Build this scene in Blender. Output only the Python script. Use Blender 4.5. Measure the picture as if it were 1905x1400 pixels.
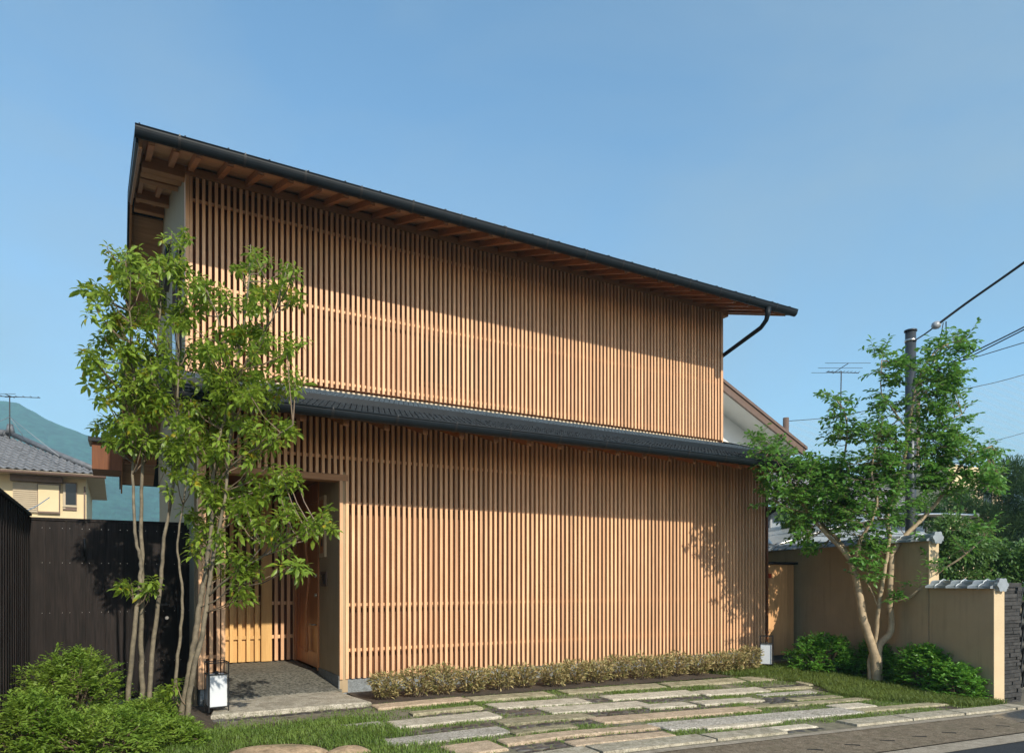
import bpy, math, random
import numpy as np
from mathutils import Vector, Matrix

# ------------------------------------------------------------------ clear
for o in list(bpy.data.objects):
    bpy.data.objects.remove(o)
SC = bpy.context.scene
COL = SC.collection
rnd = random.Random(7)
NR = np.random.default_rng(11)

# ------------------------------------------------------------------ camera
PXF, PXC, HOR, EYE = 1310.0, 952.5, 1080.0, 1.35      # focal length, centre column, horizon row of the photograph, eye height
TH = math.radians(29.367)
SN, CS = math.sin(TH), math.cos(TH)
cam = bpy.data.cameras.new('camera')
cam.sensor_width = 36.0
cam.lens = PXF / 1905.0 * 36.0
cam.shift_y = 380.0 / 1905.0
cam.clip_start = 0.1
cam.clip_end = 9000.0
camo = bpy.data.objects.new('camera', cam)
COL.objects.link(camo)
camo.location = (0, 0, EYE)
camo.rotation_euler = (math.radians(90), 0, -TH)
SC.camera = camo

# ------------------------------------------------------------------ light
SUNV = Vector((0.06, -1.0, 0.65)).normalized()
ELEV = math.asin(SUNV.z)
AZ = math.atan2(SUNV.x, SUNV.y)
W = bpy.data.worlds.new('World')
SC.world = W
W.use_nodes = True
nt = W.node_tree
nt.nodes.clear()
sky = nt.nodes.new('ShaderNodeTexSky')
sky.sky_type = 'NISHITA'
sky.sun_disc = False
sky.sun_elevation = ELEV
sky.sun_rotation = AZ
sky.altitude = 0
sky.air_density = 1.0
sky.dust_density = 0.7
sky.ozone_density = 3.0
hs = nt.nodes.new('ShaderNodeHueSaturation')
hs.inputs['Hue'].default_value = 0.491
hs.inputs['Saturation'].default_value = 1.06
hs.inputs['Value'].default_value = 1.0
bg = nt.nodes.new('ShaderNodeBackground')
bg.inputs['Strength'].default_value = 0.15
wo = nt.nodes.new('ShaderNodeOutputWorld')
nt.links.new(sky.outputs[0], hs.inputs['Color'])
tcw = nt.nodes.new('ShaderNodeTexCoord')                # thin high cloud veiling the blue
mpw = nt.nodes.new('ShaderNodeMapping'); mpw.inputs['Scale'].default_value = (1.0, 1.0, 2.2); mpw.inputs['Location'].default_value = (8.4, 4.4, 2.1)
nzw = nt.nodes.new('ShaderNodeTexNoise'); nzw.inputs['Scale'].default_value = 1.6; nzw.inputs['Detail'].default_value = 6; nzw.inputs['Roughness'].default_value = .52; nzw.inputs['Distortion'].default_value = .4
rmw = nt.nodes.new('ShaderNodeMapRange'); rmw.inputs[1].default_value = .36; rmw.inputs[2].default_value = .68; rmw.inputs[3].default_value = .0; rmw.inputs[4].default_value = .58
mxw = nt.nodes.new('ShaderNodeMix'); mxw.data_type = 'RGBA'; mxw.inputs[7].default_value = (1.75, 2.2, 2.55, 1)
nt.links.new(tcw.outputs['Generated'], mpw.inputs[0]); nt.links.new(mpw.outputs[0], nzw.inputs['Vector'])
nt.links.new(nzw.outputs['Fac'], rmw.inputs[0]); nt.links.new(rmw.outputs[0], mxw.inputs[0])
nt.links.new(hs.outputs[0], mxw.inputs[6])
nt.links.new(mxw.outputs[2], bg.inputs['Color'])
nt.links.new(bg.outputs[0], wo.inputs['Surface'])
sun = bpy.data.lights.new('sun', 'SUN')
sun.energy = 3.4
sun.angle = math.radians(0.6)
sun.color = (1.0, 0.92, 0.78)
suno = bpy.data.objects.new('sun', sun)
COL.objects.link(suno)
suno.location = (3, -10, 12)
suno.rotation_euler = (-SUNV).to_track_quat('-Z', 'Y').to_euler()
SC.view_settings.view_transform = 'Standard'
SC.view_settings.look = 'None'
SC.view_settings.gamma = 1.0
SC.view_settings.use_curve_mapping = False
SC.view_settings.exposure = 0.66
SC.render.engine = 'CYCLES'

# ------------------------------------------------------------------ geometry of the site
def g(X, Y):
    """ground height: level by the house, falling gently along the street to the right"""
    t = min(max((8.6 - Y) / 2.5, 0), 1)
    t = t * t * (3 - 2 * t)
    return -.034 * min(max(0, X - 3.5), 9.0) * t

def gp(u, v):
    a = (u - PXC) / PXF
    z = 0.0
    for _ in range(30):
        d = (EYE - z) * PXF / (v - HOR)
        X = d * (a * CS + SN); Y = d * (-a * SN + CS)
        z = .5 * z + .5 * g(X, Y)
    return Vector((X, Y, z))

def at(u, v, d):
    """world point seen at photo pixel u,v at depth d metres"""
    a = (u - PXC) / PXF
    return Vector((d * (a * CS + SN), d * (-a * SN + CS), EYE + (HOR - v) / PXF * d))

def on_y(u, v, Y):
    a = (u - PXC) / PXF
    return at(u, v, Y / (-a * SN + CS))

# ------------------------------------------------------------------ helpers
def tag(o, label=None, cat=None, group=None, kind=None):
    if label: o['label'] = label
    if cat: o['category'] = cat
    if group: o['group'] = group
    if kind: o['kind'] = kind
    return o

def empty(name, loc, label=None, cat=None, group=None):
    o = bpy.data.objects.new(name, None)
    COL.objects.link(o)
    o.location = loc
    o.empty_display_size = .2
    return tag(o, label, cat, group)

def link(name, me, parent=None):
    o = bpy.data.objects.new(name, me)
    COL.objects.link(o)
    if parent is not None:
        o.parent = parent
        o.matrix_parent_inverse = PINV(parent)
    return o

def PINV(p):
    """inverse of the parent's world matrix, so that child meshes can be written in world coordinates"""
    m = Matrix.Identity(4)
    q = p
    while q is not None:
        loc = Matrix.LocRotScale(q.location, q.rotation_euler, q.scale)
        m = (q.matrix_parent_inverse @ loc) @ m if q.parent is not None else loc @ m
        q = q.parent
    return m.inverted()

class MB:
    def __init__(s):
        s.v = []; s.f = []; s.smooth = []
    def quad_strip(s, ring_a, ring_b, closed=True, sm=False):
        n = len(ring_a)
        for i in range(n if closed else n - 1):
            j = (i + 1) % n
            s.f.append((ring_a[i], ring_a[j], ring_b[j], ring_b[i])); s.smooth.append(sm)
    def addv(s, pts):
        b = len(s.v)
        s.v.extend([tuple(p) for p in pts])
        return list(range(b, b + len(pts)))
    def face(s, idx, sm=False):
        s.f.append(tuple(idx)); s.smooth.append(sm)
    def hexa(s, p):
        """8 points: bottom 4 counter-clockwise, top 4"""
        i = s.addv(p)
        for q in ((0,3,2,1),(4,5,6,7),(0,1,5,4),(1,2,6,5),(2,3,7,6),(3,0,4,7)):
            s.face([i[k] for k in q])
        return s
    def box(s, x0, x1, y0, y1, z0, z1):
        return s.hexa([(x0,y0,z0),(x1,y0,z0),(x1,y1,z0),(x0,y1,z0),(x0,y0,z1),(x1,y0,z1),(x1,y1,z1),(x0,y1,z1)])
    def bar(s, a, b, w, h, up=(0,0,1)):
        """box beam from a to b, width w, height h"""
        a = Vector(a); b = Vector(b)
        d = (b - a).normalized()
        r = d.cross(Vector(up))
        if r.length < 1e-4: r = d.cross(Vector((1,0,0)))
        r.normalize()
        n = r.cross(d).normalized()
        r = r * w / 2; n = n * h / 2
        return s.hexa([a-r-n, a+r-n, b+r-n, b-r-n, a-r+n, a+r+n, b+r+n, b-r+n])
    def tube(s, pts, rad, n=8, cap=True, sm=True):
        pts = [Vector(p) for p in pts]
        if not hasattr(rad, '__len__'): rad = [rad] * len(pts)
        rings = []
        ref = None
        for k, p in enumerate(pts):
            d = (pts[min(k+1, len(pts)-1)] - pts[max(k-1, 0)])
            d = d.normalized() if d.length > 1e-9 else Vector((0,0,1))
            if ref is None:
                ref = d.orthogonal().normalized()
            ref = (ref - d * ref.dot(d))
            ref = ref.normalized() if ref.length > 1e-6 else d.orthogonal().normalized()
            b = d.cross(ref)
            rings.append(s.addv([p + (ref * math.cos(t) + b * math.sin(t)) * rad[k] for t in [2*math.pi*i/n for i in range(n)]]))
        for a, b in zip(rings, rings[1:]): s.quad_strip(a, b, True, sm)
        if cap:
            s.face(rings[0][::-1]); s.face(rings[-1])
        return s
    def prism(s, poly, axis_vec):
        """extrude polygon (list of 3d points) along axis_vec"""
        d = Vector(axis_vec)
        a = s.addv(poly); b = s.addv([Vector(p) + d for p in poly])
        s.face(a[::-1]); s.face(b); s.quad_strip(a, b)
        return s
    def grid(s, fn, us, vs, sm=False):
        idx = [s.addv([fn(u, v) for u in us]) for v in vs]
        for a, b in zip(idx, idx[1:]): s.quad_strip(a, b, False, sm)
        return s
    def mesh(s, name, m):
        me = bpy.data.meshes.new(name)
        me.from_pydata(s.v, [], s.f)
        if any(s.smooth): me.polygons.foreach_set('use_smooth', s.smooth)
        if m is not None: me.materials.append(m)
        me.update()
        return me
    def build(s, name, m, parent=None):
        return link(name, s.mesh(name, m), parent)

def np_mesh(name, V, Q, m, smooth=False):
    """V (n,3) vertices, Q (k,4) quads"""
    me = bpy.data.meshes.new(name)
    me.vertices.add(len(V)); me.vertices.foreach_set('co', np.ascontiguousarray(V, dtype=np.float32).ravel())
    Q = np.ascontiguousarray(Q, dtype=np.int32)
    me.loops.add(Q.size); me.loops.foreach_set('vertex_index', Q.ravel())
    me.polygons.add(len(Q)); me.polygons.foreach_set('loop_start', np.arange(len(Q), dtype=np.int32) * Q.shape[1])
    if smooth: me.polygons.foreach_set('use_smooth', [True] * len(Q))
    me.update(calc_edges=True)
    if m is not None: me.materials.append(m)
    return me

def unit(a):
    return a / np.maximum(np.linalg.norm(a, axis=-1, keepdims=True), 1e-9)

def leaf_arrays(P, D, Nn, L, Wd, bend=0.25):
    """folded, bent leaves: P base points, D directions, Nn rough normals, L lengths, Wd widths -> vertices, quads"""
    n = len(P)
    D = unit(D); S = unit(np.cross(D, Nn)); U = np.cross(S, D)
    L = np.broadcast_to(L, (n,))[:, None]; Wd = np.broadcast_to(Wd, (n,))[:, None]
    def pt(t, w, lift):
        return P + D * L * t + S * Wd * w + U * (L * (lift - bend * t * t))
    v = np.stack([pt(0, 0, 0), pt(.45, -.48, .07), pt(.45, 0, 0), pt(.45, .48, .07), pt(.78, -.38, .04), pt(.8, 0, -.02), pt(.78, .38, .04), pt(1.0, 0, -.06)], 1)
    q = np.array([[0, 2, 1, 1], [0, 3, 2, 2], [1, 2, 5, 4], [2, 3, 6, 5], [4, 5, 7, 7], [5, 6, 7, 7]])
    q = np.array([[1, 0, 2, 4], [2, 0, 3, 6], [4, 2, 5, 7], [5, 2, 6, 7]])
    Q = (np.arange(n)[:, None, None] * 8 + q[None]).reshape(-1, 4)
    return v.reshape(-1, 3), Q

def blade_arrays(P, D, L, Wd, lean):
    """grass blades: three-segment tapered strips. P base, D horizontal lean directions"""
    n = len(P)
    S = np.stack([-D[:, 1], D[:, 0], np.zeros(n)], 1)
    D3 = np.concatenate([D, np.zeros((n, 1))], 1)
    L = np.broadcast_to(L, (n,))[:, None]; Wd = np.broadcast_to(Wd, (n,))[:, None]; lean = np.broadcast_to(lean, (n,))[:, None]
    Z = np.array([[0, 0, 1.0]])
    out = []
    for t, w in ((0, .5), (.55, .45), (1.0, .06)):
        c = P + Z * L * (t - .25 * lean * t * t) + D3 * L * lean * t * t
        out += [c - S * Wd * w, c + S * Wd * w]
    v = np.stack(out, 1)
    Q = (np.arange(n)[:, None, None] * 6 + np.array([[0, 1, 3, 2], [2, 3, 5, 4]])[None]).reshape(-1, 4)
    return v.reshape(-1, 3), Q

# ------------------------------------------------------------------ materials
class MT:
    def __init__(s, name):
        s.m = bpy.data.materials.new(name); s.m.use_nodes = True
        s.t = s.m.node_tree; s.n = s.t.nodes; s.l = s.t.links
        s.b = s.n['Principled BSDF']
    def new(s, t, **kw):
        n = s.n.new(t)
        for k, v in kw.items(): setattr(n, k, v)
        return n
    def pos(s, scale=(1, 1, 1), obj=False):
        if obj:
            src = s.new('ShaderNodeTexCoord').outputs['Object']
        else:
            src = s.new('ShaderNodeNewGeometry').outputs['Position']
        mp = s.new('ShaderNodeMapping'); mp.inputs['Scale'].default_value = scale
        s.l.new(src, mp.inputs['Vector'])
        return mp.outputs[0]
    def noise(s, vec, scale, detail=4, rough=.55, off=None):
        n = s.new('ShaderNodeTexNoise'); n.inputs['Scale'].default_value = scale
        n.inputs['Detail'].default_value = detail; n.inputs['Roughness'].default_value = rough
        if off is not None:
            a = s.new('ShaderNodeVectorMath', operation='ADD')
            s.l.new(vec, a.inputs[0]); s.l.new(off, a.inputs[1]); vec = a.outputs[0]
        s.l.new(vec, n.inputs['Vector'])
        return n.outputs['Fac']
    def ramp(s, fac, stops):
        r = s.new('ShaderNodeValToRGB')
        e = r.color_ramp.elements
        while len(e) < len(stops): e.new(.5)
        for k, (p, c) in enumerate(stops):
            e[k].position = p; e[k].color = (*c, 1) if len(c) == 3 else c
        s.l.new(fac, r.inputs[0])
        return r.outputs[0]
    def mix(s, a, b, fac, mode='MIX'):
        m = s.new('ShaderNodeMix', data_type='RGBA', blend_type=mode)
        for sock, val in ((m.inputs[0], fac), (m.inputs[6], a), (m.inputs[7], b)):
            if isinstance(val, (int, float)): sock.default_value = val
            elif isinstance(val, tuple): sock.default_value = (*val, 1)
            else: s.l.new(val, sock)
        return m.outputs[2]
    def rand(s, lo, hi):
        oi = s.new('ShaderNodeObjectInfo')
        mr = s.new('ShaderNodeMapRange'); mr.inputs[3].default_value = lo; mr.inputs[4].default_value = hi
        s.l.new(oi.outputs['Random'], mr.inputs[0])
        return mr.outputs[0]
    def vary(s, col, lo, hi, sat=True):
        """per-object brightness variation"""
        h = s.new('ShaderNodeHueSaturation')
        s.l.new(s.rand(lo, hi), h.inputs['Value'])
        if isinstance(col, tuple): h.inputs['Color'].default_value = (*col, 1)
        else: s.l.new(col, h.inputs['Color'])
        return h.outputs[0]
    def bump(s, fac, strength, dist=.01):
        b = s.new('ShaderNodeBump'); b.inputs['Strength'].default_value = strength; b.inputs['Distance'].default_value = dist
        s.l.new(fac, b.inputs['Height']); s.l.new(b.outputs[0], s.b.inputs['Normal'])
    def fin(s, col, rough=.7, metal=0, spec=None):
        if isinstance(col, tuple): s.b.inputs['Base Color'].default_value = (*col, 1)
        else: s.l.new(col, s.b.inputs['Base Color'])
        if isinstance(rough, (int, float)): s.b.inputs['Roughness'].default_value = rough
        else: s.l.new(rough, s.b.inputs['Roughness'])
        s.b.inputs['Metallic'].default_value = metal
        if spec is not None: s.b.inputs['Specular IOR Level'].default_value = spec
        return s.m

def wood(name, c1, c2, axis='z', rough=.6, var=.12, grain=22):
    t = MT(name)
    sc = {'z': (grain, grain, 1.1), 'x': (1.1, grain, grain), 'y': (grain, 1.1, grain)}[axis]
    oi = t.new('ShaderNodeObjectInfo')
    p = t.pos(sc)
    off = t.new('ShaderNodeVectorMath', operation='SCALE')
    cb = t.new('ShaderNodeCombineXYZ'); t.l.new(oi.outputs['Random'], cb.inputs[2])
    t.l.new(cb.outputs[0], off.inputs[0]); off.inputs['Scale'].default_value = 40
    n1 = t.noise(p, 3.2, 5, .6, off.outputs[0])
    n2 = t.noise(p, .5, 2, .5, off.outputs[0])
    c = t.ramp(n1, [(.3, c1), (.7, c2)])
    c = t.mix(c, tuple(x * .72 for x in c1), t.ramp(n2, [(.45, (0, 0, 0)), (.75, (.6, .6, .6))]))
    c = t.vary(c, 1 - var, 1 + var)
    t.bump(n1, .12, .004)
    return t.fin(c, rough, 0, .15 if name.startswith('charred') else .35)

def plain(name, col, rough=.6, metal=0, nscale=6, amt=.15, bump=0, bscale=60, var=0, spec=None):
    t = MT(name)
    p = t.pos()
    n = t.noise(p, nscale, 5, .6)
    c = t.ramp(n, [(.3, tuple(x * (1 - amt) for x in col)), (.7, tuple(min(1, x * (1 + amt)) for x in col))])
    if var: c = t.vary(c, 1 - var, 1 + var)
    if bump: t.bump(t.noise(p, bscale, 4, .6), bump, .006)
    return t.fin(c, rough, metal, spec)

def granite(name, col, speck=.5, scale=260, var=.12, stain=.35, moss=0):
    t = MT(name)
    p = t.pos()
    a = t.noise(p, scale * .35, 3, .7)
    c = t.ramp(a, [(.32, tuple(x * (1 - speck) for x in col)), (.5, col), (.68, tuple(min(1, x * (1 + speck * .7)) for x in col))])
    mid = t.noise(p, 13, 5, .7)
    c = t.mix(c, t.ramp(mid, [(.35, (.55, .53, .50)), (.62, (1.0, 1.0, 1.0))]), min(1, .35 + stain), 'MULTIPLY')
    s = t.noise(p, 2.2, 5, .65)
    c = t.mix(c, (.10, .085, .055), t.ramp(s, [(.5, (0, 0, 0)), (.8, (stain, stain, stain))]))
    if moss:
        m1 = t.noise(p, 5.5, 6, .7)
        c = t.mix(c, (.075, .09, .03), t.ramp(m1, [(.52, (0, 0, 0)), (.70, (moss, moss, moss))]))
    c = t.vary(c, 1 - var, 1 + var)
    t.bump(t.noise(p, scale * .2, 5, .7), .6, .008)
    return t.fin(c, .9, 0, .25)

def leafmat(name, c1, c2, trans=.35, rough=.45, scale=2.5, yellow=None):
    t = MT(name)
    p = t.pos()
    n = t.noise(p, scale, 3, .6)
    n2 = t.noise(p, 23, 2, .5)
    c = t.ramp(n, [(.3, c1), (.7, c2)])
    c = t.mix(c, tuple(x * .55 for x in c1), t.ramp(n2, [(.45, (0, 0, 0)), (.7, (.7, .7, .7))]))
    if yellow:
        n3 = t.noise(p, 9, 1, .4)
        c = t.mix(c, yellow, t.ramp(n3, [(.66, (0, 0, 0)), (.74, (.85, .85, .85))]))
    t.fin(c, rough)
    tr = t.new('ShaderNodeBsdfTranslucent')
    hsn = t.new('ShaderNodeHueSaturation'); hsn.inputs['Value'].default_value = 1.5; hsn.inputs['Hue'].default_value = .48
    t.l.new(c, hsn.inputs['Color']); t.l.new(hsn.outputs[0], tr.inputs['Color'])
    mx = t.new('ShaderNodeMixShader'); mx.inputs[0].default_value = trans
    out = t.n['Material Output']
    t.l.new(t.b.outputs[0], mx.inputs[1]); t.l.new(tr.outputs[0], mx.inputs[2]); t.l.new(mx.outputs[0], out.inputs['Surface'])
    return t.m

M = {}
M['slat'] = wood('cedar slat', (.585, .325, .17), (.775, .465, .262), 'z', .55, .15)
M['rafter'] = wood('cedar rafter', (.30, .125, .05), (.42, .19, .085), 'y', .6, .15)
M['beam'] = wood('cedar beam', (.36, .175, .08), (.48, .25, .125), 'x', .6, .12)
M['soffit'] = wood('cedar soffit boards', (.42, .235, .125), (.58, .35, .195), 'x', .6, .14)
M['backing'] = wood('stained board wall', (.125, .043, .016), (.19, .070, .026), 'z', .7, .1)
M['doorwood'] = wood('red cedar door', (.40, .15, .055), (.52, .22, .085), 'z', .4, .05)
M['gatewood'] = wood('pale cedar gate', (.60, .32, .145), (.72, .42, .20), 'z', .6, .08)
M['sunlitwood'] = wood('sunlit cedar', (.60, .34, .12), (.72, .44, .17), 'z', .5, .1)  # yellower cedar, paints the sun patch onto the left recess lattice
M['charwood'] = wood('charred cedar', (.007, .006, .0057), (.025, .0185, .0165), 'z', .65, .35, 18)
M['plaster'] = plain('ochre plaster', (.30, .245, .16), .9, 0, 3, .06, .35, 140)
def streaked(name, col):
    t = MT(name)
    n = t.noise(t.pos(), 2.5, 5, .6)
    c = t.ramp(n, [(.3, tuple(x * .93 for x in col)), (.7, tuple(x * 1.07 for x in col))])
    st = t.noise(t.pos((9, 9, .7)), 1.6, 5, .65)
    c = t.mix(c, tuple(x * .62 for x in col), t.ramp(st, [(.52, (0, 0, 0)), (.75, (.55, .55, .55))]))
    t.bump(t.noise(t.pos(), 120, 4, .6), .4, .006)
    return t.fin(c, .92)
M['plaster_wall'] = streaked('brown ochre plaster', (.37, .275, .165))
M['plaster_edge'] = plain('pale and sunlit ochre plaster', (.55, .42, .26), .9, 0, 4, .05, .3, 130)  # lighter plaster copy, paints sunlight on the wall ends; also frames the side panel
M['white_wall'] = plain('white render', (.72, .72, .68), .85, 0, 2, .03, .1, 90)
M['cream'] = plain('cream render', (.62, .50, .30), .85, 0, 2, .05, .1, 90)
M['metal'] = plain('blue black steel sheet', (.008, .012, .016), .5, 0, 8, .2, spec=.22)
M['roofmetal'] = plain('blue black roofing', (.010, .014, .018), .6, 0, 5, .25, spec=.2)
M['rooftile'] = plain('slate grey roof tile', (.015, .020, .025), .7, 0, 45, .85, .3, 60, .3, spec=.2)
M['tiertile'] = plain('blue grey upper roof tile', (.045, .062, .078), .7, 0, 40, .5, .3, 60, .2, spec=.2)
M['flash'] = plain('pale flashing board', (.62, .52, .38), .7, 0, 5, .08)
M['black'] = plain('black painted steel', (.012, .012, .013), .45, .2, 9, .2)
M['paper'] = plain('white lantern paper', (.56, .59, .62), .6, 0, 4, .03)
M['steel'] = plain('brushed steel', (.55, .53, .50), .3, 1, 20, .1)
M['plinth'] = granite('plinth concrete', (.22, .24, .25), .35, 180, 0, .2)
M['terrazzo'] = granite('washed pebble floor', (.15, .145, .12), .95, 85, 0, .15)
M['stoneA'] = granite('pale granite', (.54, .485, .385), .5, 230, .12, .45, .45)
M['slab'] = granite('weathered step granite', (.43, .395, .32), .55, 200, 0, .6, .3)
M['stoneB'] = granite('pink granite', (.50, .385, .27), .45, 240, .12, .42, .45)
M['stoneC'] = granite('speckled grey granite', (.43, .40, .345), .85, 150, .10, .35, .45)
M['stoneD'] = granite('mossy worn stone', (.35, .31, .205), .5, 200, .18, .6, .8)
M['kerb'] = granite('kerb granite', (.42, .38, .295), .5, 190, .05, .55, .45)
M['apron'] = granite('pebble concrete', (.20, .162, .115), .65, 200, 0, .7, .2)
M['concrete'] = granite('edge concrete', (.33, .29, .23), .35, 260, 0, .4)
M['asphalt'] = granite('asphalt', (.030, .034, .040), .55, 300, 0, .1)
M['boulder'] = granite('sandstone boulder', (.46, .33, .21), .25, 120, .05, .5, .7)
M['slate'] = plain('dark stacked stone', (.034, .032, .030), .9, 0, 14, .45, .7, 45, .35)
M['cobble'] = plain('dark river cobble', (.055, .05, .046), .5, 0, 18, .45, .3, 60, .4)
M['mortar'] = plain('mortar and moss', (.15, .135, .09), .95, 0, 9, .4, .7, 60)
M['soil'] = plain('garden soil', (.055, .038, .024), .95, 0, 8, .4, .9, 40)
M['ground'] = plain('ground', (.12, .105, .075), .95, 0, 3, .35, .6, 30)
M['bark'] = plain('grey bark', (.15, .125, .085), .85, 0, 14, .45, .6, 60)
M['bark2'] = plain('smooth tan bark', (.33, .25, .155), .7, 0, 9, .35, .4, 35)
M['twig'] = plain('twig', (.16, .115, .075), .8, 0, 12, .3)
M['glaze'] = plain('silver glazed tile', (.27, .30, .325), .36, .2, 9, .15, 0, 60, .06)
M['kawara'] = plain('grey kawara tile', (.13, .135, .145), .5, .1, 5, .35, .1, 50, .15)
M['pole'] = plain('dark steel pole', (.045, .055, .065), .45, .3, 5, .2)
M['wire'] = plain('wire', (.03, .03, .033), .6, 0, 5, .1)
M['brown'] = plain('brown painted metal', (.13, .08, .055), .5, .1, 5, .12)
M['beige'] = plain('beige shutter', (.42, .34, .23), .6, 0, 5, .06)
M['red'] = plain('red enamel', (.42, .035, .012), .4, 0, 5, .1)
M['insul'] = plain('insulator porcelain', (.28, .30, .32), .3, 0, 5, .05)

def glass_mat(name, col, rough=.05):
    t = MT(name)
    t.noise(t.pos(), 3)
    return t.fin(col, rough, 0, .35)
M['darkglass'] = glass_mat('dark window glass', (.012, .014, .016))
M['sideglass'] = glass_mat('window glass', (.05, .07, .08))

def poly_mat():
    t = MT('carport polycarbonate')
    c = t.ramp(t.noise(t.pos(), 3), [(.3, (.50, .53, .55)), (.7, (.62, .65, .66))])
    t.fin(c, .25)
    tr = t.new('ShaderNodeBsdfTranslucent'); tr.inputs['Color'].default_value = (.5, .52, .52, 1)
    mx = t.new('ShaderNodeMixShader'); mx.inputs[0].default_value = .4
    t.l.new(t.b.outputs[0], mx.inputs[1]); t.l.new(tr.outputs[0], mx.inputs[2])
    t.l.new(mx.outputs[0], t.n['Material Output'].inputs['Surface'])
    return t.m
M['poly'] = poly_mat()

M['leafL'] = leafmat('whorl leaf', (.155, .25, .024), (.265, .38, .050), .43, .42, 3.0, (.45, .34, .03))
M['leafR'] = leafmat('small dark leaf', (.078, .215, .032), (.145, .32, .056), .42, .4, 3.0)
M['shrubL'] = leafmat('feathery shrub leaf', (.135, .25, .026), (.26, .37, .058), .42, .5, 3.0)
M['shrubR'] = leafmat('glossy shrub leaf', (.095, .265, .030), (.17, .38, .056), .40, .35, 3.5)
M['hedge'] = leafmat('variegated dry leaf', (.12, .155, .03), (.60, .44, .22), .25, .6, 17)
M['grass'] = leafmat('grass blade', (.10, .175, .022), (.20, .29, .055), .36, .55, 2.0)
M['grassR'] = leafmat('dark ground cover blade', (.10, .15, .024), (.175, .235, .045), .34, .55, 2.0)
M['pine'] = leafmat('pine needle', (.045, .110, .035), (.090, .170, .055), .2, .6, 1.0)
M['bush'] = leafmat('background leaf', (.055, .135, .028), (.115, .220, .046), .3, .5, 1.0)
M['hill'] = plain('wooded hill', (.020, .070, .048), .95, 0, .09, .75, 1.0, .12)

# ------------------------------------------------------------------ setting: ground, street
def sheet(name, m, xs, ys, dz, kind='structure'):
    mb = MB()
    mb.grid(lambda x, y: (x, y, g(x, y) + dz), xs, ys)
    return tag(mb.build(name, m), kind=kind)

def lin(a, b, n): return [a + (b - a) * i / n for i in range(n + 1)]
XS = [-3000, -400, -60, -12, -4] + lin(0, 14, 28) + [20, 60, 400, 3000]
sheet('ground', M['ground'], XS, [-60, -8, 0, 3.4, 4] + lin(4.5, 8.6, 12) + [9.2, 12, 20, 60, 400, 4000], -.055)
XR = [-200, -30, -6] + lin(0, 14, 14) + [30, 200]
sheet('road', M['asphalt'], XR, [-7, -2, 1, 2.4, 3.50], -.035)
road_edge = sheet('road_edge', M['concrete'], XR, [3.44, 3.66], -.028)
apron = sheet('pavement', M['apron'], XR, [3.66, 3.9, 4.2, 4.44], -.020)
for k in range(26):                                    # drain slots cast in the pavement slabs
    x = 1.6 + k * .50
    y = 3.98
    mb = MB(); z = g(x, y) - .018
    mb.hexa([(x, y - .012, z - .03), (x + .10, y - .09, z - .03), (x + .105, y - .08, z - .03), (x + .008, y - .0, z - .03),
             (x, y - .012, z + .002), (x + .10, y - .09, z + .002), (x + .105, y - .08, z + .002), (x + .008, y - .0, z + .002)])
    mb.build('drain_slot', M['black'], apron)
# channel between kerb and pavement
sheet('gutter_channel', M['concrete'], XR, [4.36, 4.46], -.014)

# kerb stones
kerb = sheet('kerb', M['mortar'], XR, [4.45, 4.73], -.012)
x = -3.0
while x < 9.9:
    w = rnd.uniform(.9, 1.5)
    if x + w > 9.9: w = 9.9 - x
    if not (5.30 < x + w / 2 < 6.05):
        mb = MB(); a, b = x + .006, x + w - .006
        y0, y1 = 4.46 + rnd.uniform(-.01, .01), 4.71 + rnd.uniform(-.015, .015)
        c = .012
        za, zb = g(a, 4.55) + .012, g(b, 4.55) + .012
        mb.hexa([(a, y0, za - .1), (b, y0, zb - .1), (b, y1, zb - .1), (a, y1, za - .1),
                 (a + c, y0 + c, za), (b - c, y0 + c, zb), (b - c, y1 - c, zb), (a + c, y1 - c, za)])
        mb.build('kerb_stone', M['kerb'], kerb)
    x += w

# drain grate at the right
t = empty('drain_grate', (9.0, 4.2, g(9, 4.2)), 'grey steel drain grate let into the pavement by the boundary wall', 'drain grate')
gx0, gx1, gy0, gy1 = 8.55, 9.55, 4.02, 4.36
mb = MB()
for (a, b, c_, d) in ((gx0, gx1, gy0, gy0 + .02), (gx0, gx1, gy1 - .02, gy1), (gx0, gx0 + .02, gy0 + .02, gy1 - .02), (gx1 - .02, gx1, gy0 + .02, gy1 - .02)):
    mb.box(a, b, c_, d, g(9, 4.2) - .03, g(9, 4.2) - .008)
mb.build('frame', M['steel'], t)
MB().box(gx0 + .02, gx1 - .02, gy0 + .02, gy1 - .02, g(9, 4.2) - .025, g(9, 4.2) - .017).build('pit', M['black'], t)
for k in range(7):
    y = gy0 + .05 + k * .04
    MB().box(gx0 + .021, gx1 - .021, y, y + .014, g(9, 4.2) - .016, g(9, 4.2) - .010).build('bar', M['steel'], t)

# ------------------------------------------------------------------ paving
pav = sheet('paving', M['mortar'], lin(.2, 9.95, 20), lin(4.73, 7.52, 8), -.020)
sheet('planting_bed', M['soil'], lin(2.45, 9.3, 14), [7.52, 7.8, 8.1, 8.46], -.008)
sheet('lawn_soil', M['soil'], lin(-4, 2.0, 8), [4.73, 5.4, 6.2, 7.0], -.012)

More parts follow.
